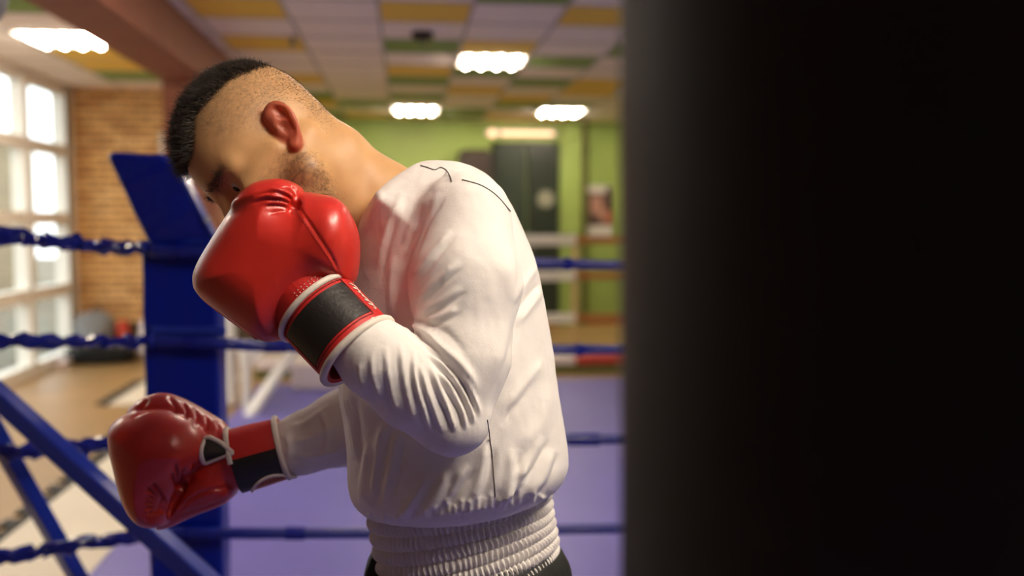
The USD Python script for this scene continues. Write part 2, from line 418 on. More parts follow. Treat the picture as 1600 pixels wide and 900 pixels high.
obj('foot_plate', rbox(pc + [-0.15, -0.15, MATZ], pc + [0.15, 0.15, MATZ + 0.012], 0.004, 1), 'steel_blue', cp)
for y in (378, 520):
    zz = at(295, y, PD)[2]; a, b = at(238, y, dpad(zz) - 0.018), at(352, y + 1, dpad(zz) - 0.018)
    obj('pad_strap', slab([a, b, a + [0, 0, 0.018], b + [0, 0, 0.018]], -0.004 * FH, 0.004), 'steel_blue', cp)

# the outer post and its two braces
ap = at(-80, 549, 2.75)
op = thing('outer_post', 'blue square post at the left edge where the taped ropes end', 'post', (ap[0], ap[1], 0))
obj('post', bar([ap[0], ap[1], 0.0], [ap[0], ap[1], 1.5], 0.07, 0.07, up=(0, 1, 0)), 'steel_blue', op)
obj('cap', rbox([ap[0] - 0.04, ap[1] - 0.04, 1.5], [ap[0] + 0.04, ap[1] + 0.04, 1.515], 0.004, 1), 'dark_metal', op)
for to, w, lb in ((at(674, 1241, 2.4) + [0, 0, MATZ], 0.055, 'long blue square brace slanting across the lower left corner in front of the ropes'), (at(172, 997, 3.3) + [0, 0, 0.016], 0.05, 'thinner steep blue brace behind the long slanting one')):
    d = to - ap; d /= np.linalg.norm(d)
    bt = thing('brace', lb, 'brace', to)
    obj('tube', bar(ap + d * 0.17, to, w, w), 'steel_blue', bt)
    obj('foot', rbox(to - [0.05, 0.05, 0.0], to + [0.05, 0.05, 0.010], 0.003, 1), 'steel_blue', bt)
fp = at(1330, 600, 3.38); fp[2] = MATZ
o2 = thing('corner_post', 'ring corner post standing behind the dark punching bag', 'corner post', fp)
obj('post', tube([fp, fp + [0, 0, 1.5]], 0.045, 20), 'steel_blue', o2, smooth=50)
obj('foot_plate', rbox(fp + [-0.15, -0.15, 0], fp + [0.15, 0.15, 0.012], 0.004, 1), 'steel_blue', o2)

# ropes
def crumpled(pts, r0, r1, seed):
    g = np.random.default_rng(seed)
    p = spline(pts, 40)
    L = np.r_[0, np.cumsum(np.linalg.norm(np.diff(p, axis=0), axis=1))]
    s = [0.0]
    while s[-1] < L[-1]:
        s.append(s[-1] + g.uniform(0.008, 0.028))
    s = np.minimum(np.array(s), L[-1])
    s = np.unique(s)
    q = np.stack([np.interp(s, L, p[:, k]) for k in range(3)], 1)
    q += g.normal(0, 0.003, q.shape)
    base = np.interp(s, [0, L[-1]], [r0, r1])
    k = np.arange(11)
    rad = base[:, None] * (1 + 0.16 * np.sin(k[None] * 2 * np.pi / 11 * 2 + s[:, None] * 90) + g.normal(0, 0.13, (len(s), 1)) + g.normal(0, 0.12, (len(s), 11)))
    return tube(q, np.clip(rad, 0.55 * base[:, None], 1.55 * base[:, None]), 11)
left = [([(-58, 364, 2.75), (0, 370, 2.80), (60, 374, 2.85), (150, 384, 2.95), (232, 387, 2.95)], 0.028, 0.018, 'top'),
        ([(-58, 533, 2.75), (0, 533, 2.80), (120, 534, 2.9), (243, 532, 2.97)], 0.022, 0.019, 'second'),
        ([(-50, 716, 2.75), (0, 709, 2.80), (40, 707, 2.83), (120, 698, 2.92), (170, 693, 2.95), (243, 690, 2.99)], 0.024, 0.019, 'third'),
        ([(-58, 881, 2.75), (0, 871, 2.80), (60, 862, 2.85), (150, 846, 2.92), (215, 838, 2.96), (266, 833, 3.01)], 0.022, 0.018, 'lowest')]
for i, (pts, r0, r1, w) in enumerate(left):
    w3 = [at(*p) for p in pts]
    t = thing('taped_rope', f'{w} rope left of the corner pad, wrapped in crumpled shiny blue tape', 'rope', w3[0], 'taped ring ropes left of the post')
    obj('taped_core', crumpled(w3, r0, r1, 20 + i), 'tape_blue', t)
    k = [w3[-1] * (1 - u) + w3[-2] * u for u in (0.02, 0.06)]
    obj('end_ferrule', tube(k, r1 * 1.25, 14), 'steel_blue', t, smooth=40)
right = [([(236, 392, 2.95), (352, 395, 2.95), (600, 401, 3.1), (845, 411, 3.2), (950, 414, 3.25), (1305, 424, 3.37)], 'top'),
         ([(241, 533, 2.97), (352, 537, 2.97), (445, 541, 3.06), (860, 546, 3.2), (950, 546, 3.25), (1305, 548, 3.37)], 'second'),
         ([(241, 690, 2.99), (352, 690, 2.99), (885, 687, 3.22), (1305, 684, 3.37)], 'third'),
         ([(268, 832, 3.01), (352, 833, 3.01), (575, 833, 3.1), (880, 827, 3.22), (1305, 820, 3.37)], 'lowest')]
for i, (pts, w) in enumerate(right):
    w3 = [at(*p) for p in pts]
    t = thing('ring_rope', f'{w} smooth blue rope running from the corner pad behind the boxer', 'rope', w3[0], 'smooth ring ropes behind the boxer')
    p = spline(w3, 60)
    obj('rope_core', tube(p, 0.0195 - 0.0035 * np.linspace(0, 1, len(p)), 14), 'rope_blue', t, smooth=True)
    for u in (5, 22, 40):
        obj('tape_band', tube(p[u:u + 3] + (p[u + 1] - p[u]) * 0.2, 0.0215, 14), 'tape_blue', t, smooth=40)

# ------------------------------------------------------------------ far side of the hall
def wpt(px, py):
    return on(px, py, 1, YB)
# dark doorway with warm lamp
a, b = wpt(768, 222), wpt(872, 362)
dz1 = a[2]
dr = thing('door_1', loc=(a[0], YB, 0), kind='structure')
xm = a[0] + (b[0] - a[0]) * 0.52
obj('leaf', rbox([a[0] + 0.06, YB - 0.05, 0.12], [xm - 0.01, YB - 0.012, dz1 - 0.06], 0.006, 1), 'door_panel', dr)
obj('leaf', rbox([xm + 0.01, YB - 0.045, 0.12], [b[0] - 0.04, YB - 0.01, dz1 - 0.06], 0.006, 1), 'door_dark', dr)
obj('door_frame', cat_([box([a[0], YB - 0.07, 0], [a[0] + 0.07, YB - 0.002, dz1]), box([b[0] - 0.05, YB - 0.07, 0], [b[0], YB - 0.002, dz1]), box([a[0], YB - 0.07, dz1 - 0.07], [b[0], YB - 0.002, dz1])]), 'door_dark', dr)
for k in range(5):
    x = a[0] + 0.12 + k * (xm - a[0] - 0.2) / 4
    obj('slat', box([x, YB - 0.058, 0.2], [x + 0.02, YB - 0.048, dz1 - 0.1]), 'door_dark', dr)
hd = tube([[xm + 0.06, YB - 0.09, 1.0], [xm + 0.06, YB - 0.09, 1.3]], 0.015, 10)
obj('door_handle', hd, 'grey_metal', dr)
c = wpt(852, 311)
sg_ = trimesh.creation.cylinder(0.12, 0.012, sections=28)
sg_.apply_transform(trimesh.transformations.rotation_matrix(math.pi / 2, [1, 0, 0])); sg_.apply_translation([c[0], YB - 0.053, c[2]])
obj('door_sign', sg_, 'sign_pale', None, smooth=40, label='pale round sign on the dark doorway', cat='sign')
a, b = wpt(766, 209), wpt(862, 210)
wl = thing('wall_lamp', 'warm glowing strip lamp on the green wall above the dark doorway', 'lamp', (a[0], YB, a[2]))
obj('backing', rbox([a[0] - 0.06, YB - 0.04, a[2] - 0.03], [b[0] + 0.06, YB - 0.002, a[2] + 0.05], 0.008, 1), 'white_metal', wl)
obj('lamp_tube', tube([[a[0] + 0.14, YB - 0.07, a[2]], [b[0], YB - 0.07, a[2]]], 0.026, 12), 'warm_light', wl, smooth=40)
sp = trimesh.creation.icosphere(2, 0.05); sp.apply_translation([a[0] + 0.02, YB - 0.09, a[2]])
obj('bulb', sp, 'warm_light', wl, smooth=True)
# dark wall fixture beside the door
a, b = wpt(714, 234), wpt(768, 300)
sk = thing('wall_speaker', 'dark brown rounded box mounted on the green wall above the boxer\'s shoulder', 'speaker', ((a[0] + b[0]) / 2, YB, b[2]))
obj('cabinet', rbox([a[0], YB - 0.28, b[2]], [b[0], YB - 0.01, a[2]], 0.11, 4), 'dark_brown', sk, smooth=40)
obj('bracket', box([(a[0] + b[0]) / 2 - 0.05, YB - 0.05, b[2] - 0.1], [(a[0] + b[0]) / 2 + 0.05, YB - 0.002, b[2] + 0.2]), 'dark_metal', sk)
# pipe, pilaster and poster
a = wpt(875, 300); b = wpt(906, 300)
obj('trim_3', rbox([a[0], YB - 0.10, 0], [b[0], YB, ZC], 0.01, 1), 'green_paint', kind='structure')
c = wpt(912, 300)
pp = thing('wall_pipe', 'olive vertical pipe on the green wall left of the poster', 'pipe', (c[0], YB, 0))
obj('pipe', tube([[c[0], YB - 0.06, 0], [c[0], YB - 0.06, ZC]], 0.04, 14), 'pipe_olive', pp, smooth=50)
for z in (0.5, 1.5, 2.4):
    obj('clip', box([c[0] - 0.05, YB - 0.06, z], [c[0] + 0.05, YB - 0.002, z + 0.03]), 'dark_metal', pp)
a, b = wpt(918, 290), wpt(957, 372)
po = thing('poster', 'poster with brown and pink portrait shapes on the green wall', 'poster', ((a[0] + b[0]) / 2, YB, b[2]))
obj('sheet', box([a[0], YB - 0.012, b[2]], [b[0], YB - 0.002, a[2]]), 'poster_paper', po)
w, h = b[0] - a[0], a[2] - b[2]
def patch(u0, u1, v0, v1, m, k):
    obj('print', box([a[0] + u0 * w, YB - 0.0135 - 0.0008 * k, b[2] + v0 * h], [a[0] + u1 * w, YB - 0.012, b[2] + v1 * h]), m, po)
patch(0.0, 1.0, 0.24, 0.86, 'poster_brown', 0)
patch(0.72, 0.98, 0.40, 0.98, 'poster_dark', 1); patch(0.05, 0.45, 0.24, 0.42, 'poster_dark', 1); patch(0.74, 0.98, 0.28, 0.52, 'poster_red', 2)
for u, v, r, m in ((0.34, 0.62, 0.11, 'poster_skin'), (0.62, 0.46, 0.07, 'poster_skin')):
    e = trimesh.creation.cylinder(r, 0.003, sections=20); e.apply_transform(trimesh.transformations.rotation_matrix(math.pi / 2, [1, 0, 0]))
    e.apply_scale([0.8, 1, 1.2]); e.apply_translation([a[0] + u * w, YB - 0.0165, b[2] + v * h])
    obj('print', e, m, po)
# barrier of white and brown rails
yb_ = 10.9
bx = [on(p, 400, 1, yb_)[0] for p in (690, 900, 1090)]
br = thing('barrier', 'far barrier of horizontal rails, white to the left and brown to the right', 'barrier', (bx[1], yb_, 0))
for py, hh in ((375, 0.06), (431, 0.055), (497, 0.055)):
    z = on(900, py, 1, yb_)[2]
    obj('rail', rbox([bx[0], yb_ - 0.025, z - hh], [bx[1], yb_ + 0.025, z + hh], 0.012, 2), 'white_metal', br, label='white rail')
    obj('rail', rbox([bx[1], yb_ - 0.025, z - hh * 0.75], [bx[2], yb_ + 0.025, z + hh * 0.75], 0.012, 2), 'wood_brown', br, label='brown wooden rail')
for x in bx:
    obj('post', rbox([x - 0.035, yb_ + 0.026, 0], [x + 0.035, yb_ + 0.08, 1.28], 0.01, 1), 'wood_pale', br)
# long low bench at the end of the mat
y0 = on(900, 584, 2, 0)[1]
zb = on(900, 556, 1, y0)[2]
x0, x1, x2 = [on(p, 570, 1, y0)[0] for p in (398, 900, 1090)]
bn = thing('low_bench', 'long low bench at the far end of the blue mat, white and red on top', 'bench', ((x0 + x2) / 2, y0, 0))
obj('plinth', rbox([x0, y0, 0], [x2, y0 + 0.4, zb * 0.5], 0.01, 1), 'pipe_olive', bn)
obj('seat_pad', rbox([x0, y0 - 0.02, zb * 0.5], [x1 - 0.003, y0 + 0.42, zb], 0.02, 2), 'plastic_pale', bn, label='white seat pad')
obj('seat_pad', rbox([x1 + 0.003, y0 - 0.02, zb * 0.5], [x2, y0 + 0.42, zb * 0.95], 0.02, 2), 'red_vinyl', bn, label='red seat pad')
# white tubular stand behind the corner pad
q = lambda px, py, d=7.25: at(px, py, d)
st = thing('white_stand', 'white tubular stand with a slanting strut behind the corner pad', 'stand', q(385, 652) * [1, 1, 0])
def upright(px, ytop, d, r, nm, parent):
    p = q(px, ytop, d)
    obj(nm, tube([[p[0], p[1], MATZ], [p[0], p[1], p[2]]], r, 14), 'white_metal', parent, smooth=50)
upright(359, 470, 7.4, 0.042, 'upright', st)
upright(384, 548, 7.25, 0.036, 'upright', st)
obj('strut', bar(q(386, 655, 7.0), q(490, 500, 7.6), 0.085, 0.05), 'white_metal', st)
pl = [q(372, 545), q(416, 545), q(384, 580), q(376, 580)]
obj('gusset', trimesh.convex.convex_hull(np.vstack([np.array(pl), np.array(pl) + 0.02 * FH])), 'white_metal', st)
obj('crossbar', bar(q(352, 541, 7.3), q(500, 541, 7.3), 0.05, 0.05), 'white_metal', st)
pn = thing('white_box', 'pinkish white padded block behind the raised glove\'s cuff', 'block', q(505, 600, 8.0) * [1, 1, 0])
pq = q(455, 598, 8.0); pr = q(600, 556, 8.0)
obj('block', rbox([pq[0], pq[1], MATZ], [pr[0], pq[1] + 0.4, MATZ + pr[2] - pq[2]], 0.03, 3), 'plastic_pale', pn, smooth=40)
obj('base_board', box([pq[0] + 0.05, pq[1] + 0.05, MATZ - 0.0], [pr[0] - 0.05, pq[1] + 0.38, MATZ + 0.02]), 'wood_pale', pn)

# ------------------------------------------------------------------ luggage by the brick wall
g0 = on(150, 570, 2, 0)
yy = g0[1]
k = np.linalg.norm(g0 - EYE) / FPX           # metres per pixel there
def X(px):
    return on(px, 560, 1, yy)[0]
def blob(lo, hi, seed, squash=2.6, amp=0.05):  # soft bag: a rounded superellipsoid with dents
    s = trimesh.creation.icosphere(4, 1.0)
    v = s.vertices
    v = np.sign(v) * np.abs(v) ** (2 / squash)
    v *= 1 + amp * (meshkit.fbm(s.vertices * 2.2 + seed, 3, seed)[:, None] - 0.5) * 2
    v = v / np.abs(v).max(0)
    lo, hi = np.array(lo), np.array(hi)
    return trimesh.Trimesh(lo + (v + 1) / 2 * (hi - lo), s.faces, process=False)
bk = thing('backpack', 'grey rounded backpack leaning on the black bag by the brick wall', 'backpack', (X(143), yy + 0.15, 0.2))
obj('body', blob([X(112), yy + 0.0, 0.195], [X(174), yy + 0.28, 0.53], 3), 'fabric_grey', bk, smooth=True)
obj('pocket', blob([X(128), yy - 0.05, 0.215], [X(166), yy + 0.09, 0.39], 4), 'fabric_grey', bk, smooth=True)
obj('carry_loop', tube(spline([[X(138), yy + 0.2, 0.51], [X(141), yy + 0.2, 0.57], [X(147), yy + 0.2, 0.57], [X(150), yy + 0.2, 0.51]], 12), 0.010, 8), 'fabric_black', bk, smooth=True)
df = thing('duffel_bag', 'black duffel bag lying on the floor by the brick wall', 'bag', (X(150), yy + 0.1, 0))
obj('body', blob([X(96), yy - 0.08, 0.0], [X(206), yy + 0.34, 0.19], 5, 3.0), 'fabric_black', df, smooth=True)
obj('handle', tube(spline([[X(125), yy - 0.05, 0.12], [X(135), yy - 0.10, 0.15], [X(170), yy - 0.10, 0.15], [X(180), yy - 0.05, 0.12]], 16), 0.012, 8), 'fabric_black', df, smooth=True)
wbx = thing('small_box', 'small white box on the floor in front of the black bag', 'box', (X(109), yy - 0.18, 0))
obj('carton', rbox([X(100), yy - 0.26, 0], [X(118), yy - 0.12, 0.085], 0.008, 2), 'plastic_pale', wbx)
obj('lid', rbox([X(99.5), yy - 0.265, 0.085], [X(118.5), yy - 0.115, 0.105], 0.006, 2), 'plastic_pale', wbx)
rj = thing('red_bundle', 'red clothing bundle beside the grey backpack', 'clothing', (X(172), yy + 0.3, 0.17))
obj('cloth', blob([X(176), yy + 0.06, 0.195], [X(196), yy + 0.28, 0.44], 8, 2.2, 0.18), 'fabric_red', rj, smooth=True)
pk = thing('carrier_bag', 'pale pink carrier bag with red top beside the corner pad', 'bag', (X(222), yy + 0.25, 0))
obj('bag_body', blob([X(208), yy + 0.1, 0], [X(238), yy + 0.36, 0.46], 9, 2.6, 0.12), 'plastic_pale', pk, smooth=True)
obj('red_top', blob([X(216), yy + 0.14, 0.42], [X(238), yy + 0.32, 0.55], 10, 2.2, 0.15), 'fabric_red', pk, smooth=True)
a, b = on(250, 207, 1, YBRICK), on(270, 246, 1, YBRICK)
eb = thing('switch_box', 'cream switch box on the brick wall beside the brown column', 'switch', (a[0], YBRICK, b[2]))
obj('case', rbox([a[0], YBRICK - 0.05, b[2]], [b[0], YBRICK - 0.003, a[2]], 0.008, 2), 'mat_white', eb)
obj('switch', rbox([a[0] + 0.04, YBRICK - 0.06, b[2] + 0.10], [a[0] + 0.09, YBRICK - 0.045, b[2] + 0.16], 0.004, 1), 'grey_metal', eb)

# ceiling details
c = on(660, 51, 2, ZC)
sd = thing('smoke_detector', 'small dark detector on the ceiling between coloured panels', 'detector', c)
obj('body', cat_([trimesh.creation.cylinder(0.08, 0.045, sections=28, transform=trimesh.transformations.translation_matrix(c - [0, 0, 0.022]))]), 'dark_brown', sd, smooth=40)
obj('sensor', trimesh.creation.cylinder(0.035, 0.03, sections=20, transform=trimesh.transformations.translation_matrix(c - [0, 0, 0.058])), 'dark_metal', sd, smooth=40)
c = on(457, 57, 2, ZC)
sd = thing('sprinkler', 'tiny grey sprinkler on the ceiling above the boxer\'s head', 'sprinkler', c)
obj('stem', trimesh.creation.cylinder(0.018, 0.06, sections=14, transform=trimesh.transformations.translation_matrix(c - [0, 0, 0.03])), 'grey_metal', sd, smooth=40)
obj('deflector', trimesh.creation.cylinder(0.035, 0.006, sections=18, transform=trimesh.transformations.translation_matrix(c - [0, 0, 0.063])), 'grey_metal', sd, smooth=40)
c = at(-16, -14, 3.2)
hs = thing('hanging_speaker', 'grey rounded corner of a fixture hung at the upper left edge', 'speaker', c)
m = trimesh.creation.icosphere(3, 0.105); m.apply_scale([0.55, 0.55, 1.0]); m.apply_translation(c)
obj('shell', m, 'fabric_grey', hs, smooth=True)
obj('hanger', tube([c + [0, 0, 0.09], [c[0], c[1], ZC]], 0.012, 10), 'dark_metal', hs, smooth=True)

# ------------------------------------------------------------------ punching bag close to the camera
BR, BD = 0.18, 0.62
ang = math.atan(169 / FPX) + math.asin(BR / BD)
bc = EYE + BD * math.cos(ang) * FH + BD * math.sin(ang) * CR
pbg = thing('punching_bag', 'large dark leather punching bag filling the right side', 'punching bag', (bc[0], bc[1], 0.62))
prof = [(0.0, 0.62), (0.10, 0.622), (0.150, 0.632), (0.172, 0.655), (0.18, 0.70)] + [(BR + 0.0015 * math.sin(z * 9), z) for z in np.linspace(0.75, 1.95, 25)] + [(0.178, 1.985), (0.165, 2.0), (0.1, 2.005), (0.0, 2.005)]
m = lathe(prof, 64); m.apply_translation([bc[0], bc[1], 0])
obj('bag_body', m, 'bag_leather', pbg, smooth=50)
for z in (0.95, 1.72):
    r = lathe([(BR - 0.003, z - 0.03), (BR + 0.004, z - 0.03), (BR + 0.005, z), (BR + 0.004, z + 0.03), (BR - 0.003, z + 0.03)], 64); r.apply_translation([bc[0], bc[1], 0])
    if z < 1.2:
        obj('stitched_band', r, 'bag_leather', pbg, smooth=50)
hook = np.array([bc[0], bc[1], 2.42])
for k in range(4):
    a_ = k * math.pi / 2 + 0.4
    p0 = np.array([bc[0] + 0.165 * math.cos(a_), bc[1] + 0.165 * math.sin(a_), 1.99])
    links = []
    n = 14
    for i in range(n):
        u = p0 + (hook - p0) * (i + 0.5) / n
        d = (hook - p0) / np.linalg.norm(hook - p0)
        s = np.cross(d, [0, 0, 1.0]); s /= np.linalg.norm(s)
        if i % 2:
            s = np.cross(d, s)
        th_ = np.linspace(0, 2 * np.pi, 14, endpoint=False)
        links.append(tube(u + 0.021 * np.cos(th_)[:, None] * d + 0.011 * np.sin(th_)[:, None] * s, 0.0035, 6, closed=True))
    obj('chain', cat_(links), 'chrome', pbg, smooth=True)
obj('ceiling_hook', cat_([tube([hook, [hook[0], hook[1], ZC]], 0.012, 12), trimesh.creation.cylinder(0.06, 0.012, sections=20, transform=trimesh.transformations.translation_matrix([hook[0], hook[1], ZC - 0.008]))]), 'dark_metal', pbg, smooth=40)
# ------------------------------------------------------------------ the boxer
# sculpted in a metric frame: x right, y up, t towards the viewer's side; turned into the world at the end
RT = np.column_stack([CR, CU, -CF])
def L(px, py, d):
    return np.array([(px - 800) / FPX * d, (450 - py) / FPX * d, -d])
def W(v):
    return EYE + np.asarray(v) @ RT.T
def smin(a, b, k):
    h = np.maximum(k - np.abs(a - b), 0) / k
    return np.minimum(a, b) - h * h * k / 4
def smax(a, b, k):
    return -smin(-a, -b, k)
class Grid:
    def __init__(s, lo, hi, h):
        s.lo, s.h = np.array(lo, float), h
        s.n = np.ceil((np.array(hi) - s.lo) / h).astype(int) + 1
        s.X, s.Y, s.T = [(s.lo[i] + h * np.arange(s.n[i])).astype(np.float32).reshape([-1 if j == i else 1 for j in range(3)]) for i in range(3)]
    def sphere(s, c, r):
        return np.sqrt((s.X - c[0])**2 + (s.Y - c[1])**2 + (s.T - c[2])**2) - r
    def cone(s, a, b, ra, rb):                 # round cone (interpolated radius)
        a, b = np.float32(a), np.float32(b)
        d = b - a
        u = np.clip(((s.X - a[0]) * d[0] + (s.Y - a[1]) * d[1] + (s.T - a[2]) * d[2]) / (d @ d), 0, 1)
        return np.sqrt((s.X - a[0] - u * d[0])**2 + (s.Y - a[1] - u * d[1])**2 + (s.T - a[2] - u * d[2])**2) - (ra + (rb - ra) * u)
    def chain(s, pts, rs, k):
        f = None
        for i in range(len(pts) - 1):
            g = s.cone(pts[i], pts[i + 1], rs[i], rs[i + 1])
            f = g if f is None else smin(f, g, k)
        return f
    def ellipsoid(s, c, r, R=None):
        P = [s.X - c[0], s.Y - c[1], s.T - c[2]]
        if R is not None:
            P = [P[0] * R[0, i] + P[1] * R[1, i] + P[2] * R[2, i] for i in range(3)]
        k0 = np.sqrt((P[0] / r[0])**2 + (P[1] / r[1])**2 + (P[2] / r[2])**2)
        return (k0 - 1) * min(r) * (0.5 + 0.5 * np.minimum(k0, 1)) if False else (k0 - 1) * min(r)
    def poly(s, pts):                          # signed distance to an outline in the xy plane
        p = np.asarray(pts, float)
        X, Y = s.X[:, :, 0] + 0 * s.Y[:, :, 0], s.Y[:, :, 0] + 0 * s.X[:, :, 0]
        d2, inside = np.full(X.shape, 1e9), np.zeros(X.shape, bool)
        for a, b in zip(p, np.roll(p, -1, 0)):
            e = b - a
            u = np.clip(((X - a[0]) * e[0] + (Y - a[1]) * e[1]) / (e @ e + 1e-12), 0, 1)
            d2 = np.minimum(d2, (X - a[0] - u * e[0])**2 + (Y - a[1] - u * e[1])**2)
            c = (a[1] > Y) != (b[1] > Y)
            if abs(e[1]) > 1e-12:
                inside ^= c & (X < a[0] + (Y - a[1]) / e[1] * e[0])
        return (np.sqrt(d2) * np.where(inside, -1, 1)).astype(np.float32)[:, :, None]
    def pillow(s, outline, d, T, R, tilt=(0, 0)):   # outline in survey pixels at depth d, half thickness T, rounding R
        P = np.array([L(px, py, d)[:2] for px, py in outline])
        sd = s.poly(P)
        c = P.mean(0)
        tt = s.T + d - tilt[0] * (s.X - c[0]) - tilt[1] * (s.Y - c[1])
        return np.sqrt(np.maximum(sd + R, 0)**2 + np.maximum(np.abs(tt) - (T - R), 0)**2) + np.minimum(np.maximum(sd + R, np.abs(tt) - (T - R)), 0) - R
    def mesh(s, F, smooth=6):
        v, f = surface_net(F, s.lo, s.h)
        m = trimesh.Trimesh(v, f, process=False)
        if smooth:
            m = taubin(m, smooth)
        return m
def surface_net(F, lo, h):
    I = F < 0
    nx, ny, nz = F.shape
    cs = np.zeros((nx - 1, ny - 1, nz - 1), np.int8)
    for a, b, c in np.ndindex(2, 2, 2):
        cs += I[a:nx - 1 + a, b:ny - 1 + b, c:nz - 1 + c]
    ci = np.argwhere((cs > 0) & (cs < 8))
    idx = np.full(cs.shape, -1, np.int64)
    idx[tuple(ci.T)] = np.arange(len(ci))
    acc, cnt = np.zeros((len(ci), 3)), np.zeros(len(ci))
    cor = list(np.ndindex(2, 2, 2))
    val = {c: F[ci[:, 0] + c[0], ci[:, 1] + c[1], ci[:, 2] + c[2]] for c in cor}
    for c in cor:
        for ax in range(3):
            if c[ax] == 0:
                e = list(c); e[ax] = 1; e = tuple(e)
                a, b = val[c], val[e]
                m = (a < 0) != (b < 0)
                u = np.where(m, a / np.where(m, a - b, 1), 0)
                p = np.array(c, float)[None] + np.eye(3)[ax][None] * u[:, None]
                acc[m] += p[m]; cnt[m] += 1
    v = lo + (ci + acc / cnt[:, None]) * h
    quads = []
    for ax in range(3):
        A = [slice(None)] * 3; B = [slice(None)] * 3
        A[ax], B[ax] = slice(0, -1), slice(1, None)
        ia, ib = I[tuple(A)], I[tuple(B)]
        e = np.argwhere(ia != ib)
        o1, o2 = (ax + 1) % 3, (ax + 2) % 3
        ok = (e[:, o1] > 0) & (e[:, o2] > 0) & (e[:, o1] < F.shape[o1] - 1) & (e[:, o2] < F.shape[o2] - 1)
        e = e[ok]
        inside = ia[tuple(e.T)]
        q = []
        for da, db in ((-1, -1), (0, -1), (0, 0), (-1, 0)):
            c = e.copy(); c[:, o1] += da; c[:, o2] += db
            q.append(idx[tuple(c.T)])
        q = np.stack(q, 1)
        q[~inside] = q[~inside][:, ::-1]
        quads.append(q)
    q = np.vstack(quads)
    return v, np.vstack([q[:, [0, 1, 2]], q[:, [0, 2, 3]]])
def adjacency(n, f):
    import scipy.sparse as sp
    i = np.r_[f[:, 0], f[:, 1], f[:, 2], f[:, 1], f[:, 2], f[:, 0]]
    j = np.r_[f[:, 1], f[:, 2], f[:, 0], f[:, 0], f[:, 1], f[:, 2]]
    A = sp.coo_matrix((np.ones(len(i)), (i, j)), shape=(n, n)).tocsr()
    A.data[:] = 1
    return sp.diags(1 / np.maximum(np.asarray(A.sum(1)).ravel(), 1)) @ A
def taubin(m, n):
    v, A = np.array(m.vertices), adjacency(len(m.vertices), m.faces)
    for _ in range(n):
        v = v + 0.5 * (A @ v - v)
        v = v - 0.52 * (A @ v - v)
    return trimesh.Trimesh(v, m.faces, process=False)
def normals(m):
    _, _, n = meshkit.arrays(m, True)
    return n
def pix(v):
    return np.stack([800 + FPX * v[:, 0] / -v[:, 2], 450 - FPX * v[:, 1] / -v[:, 2]], 1)
def poly_dist(p, line):                        # distance of points to a polyline and the place along it (0..1)
    line = np.asarray(line, float)
    best, where = np.full(len(p), 1e9), np.zeros(len(p))
    n = len(line) - 1
    for i in range(n):
        a, e = line[i], line[i + 1] - line[i]
        u = np.clip(((p - a) @ e) / (e @ e), 0, 1)
        d = np.linalg.norm(p - a - u[:, None] * e, axis=1)
        k = d < best
        best[k], where[k] = d[k], (i + u[k]) / n
    return best, where
def folds(m, lines, facing=0.0, smooth=2):
    """Raises folds and presses creases: (outline pixels, half width in pixels, height in metres) on the side of the cloth that carries them."""
    v, n = np.array(m.vertices), normals(m)
    P = pix(v)
    view = -v / np.linalg.norm(v, axis=1, keepdims=True)
    face = np.clip(((n * view).sum(1) - facing) / 0.25, 0, 1)
    disp = np.zeros(len(v))
    for line, w, hgt in lines:
        c = spline(line, 24)
        lo, hi = c.min(0) - 4 * w, c.max(0) + 4 * w
        s = (face > 0) & (P > lo).all(1) & (P < hi).all(1)
        d, u = poly_dist(P[s], c)
        taper = np.clip(np.minimum(u, 1 - u) * 5, 0, 1)
        taper = np.where((d < 4 * w), taper, 0)
        disp[s] += hgt * np.exp(-(d / w)**2) * taper * face[s]
    return trimesh.Trimesh(v + n * disp[:, None], m.faces, process=False)
def world(m):
    return trimesh.Trimesh(W(m.vertices), m.faces, process=False)

plain('skin_plain', (0.5, 0.3, 0.2), 0.45)
mat('skin', {'c': ('attribute', {'attribute': 'tint'}), 'g': ('geometry', {}), 'n': ('noise_texture', {'scale': 420.0, 'detail': 3.0}), 'b': ('bump', {'strength': 0.25, 'distance': 0.0006}),
             'p': ('principled_bsdf', {'roughness': 0.46, 'subsurface_weight': 0.12, 'subsurface_scale': 0.01, 'subsurface_radius': (1.0, 0.35, 0.2), 'specular_ior_level': 0.4})},
    [('c.color', 'p.base_color'), ('g.position', 'n.vector'), ('n.fac', 'b.height'), ('b.normal', 'p.normal')])
mat('leather_red', {'g': ('geometry', {}), 'n': ('noise_texture', {'scale': 260.0, 'detail': 3.0}), 'b': ('bump', {'strength': 0.12, 'distance': 0.0008}),
                    'p': ('principled_bsdf', {'base_color': (0.55, 0.026, 0.017), 'roughness': 0.36, 'coat_weight': 0.25, 'coat_roughness': 0.22})},
    [('g.position', 'n.vector'), ('n.fac', 'b.height'), ('b.normal', 'p.normal')])
plain('strap_red', (0.50, 0.016, 0.014), 0.5, 0.2, 200)
plain('strap_black', (0.012, 0.011, 0.010), 0.42, 0.3, 160)
plain('piping_white', (0.74, 0.68, 0.60), 0.55, 0.2, 200)
plain('lining_dark', (0.02, 0.016, 0.012), 0.8)
plain('logo_orange', (0.55, 0.20, 0.07), 0.5)
plain('thread_red', (0.20, 0.006, 0.006), 0.6)
plain('thread_grey', (0.14, 0.13, 0.12), 0.8)
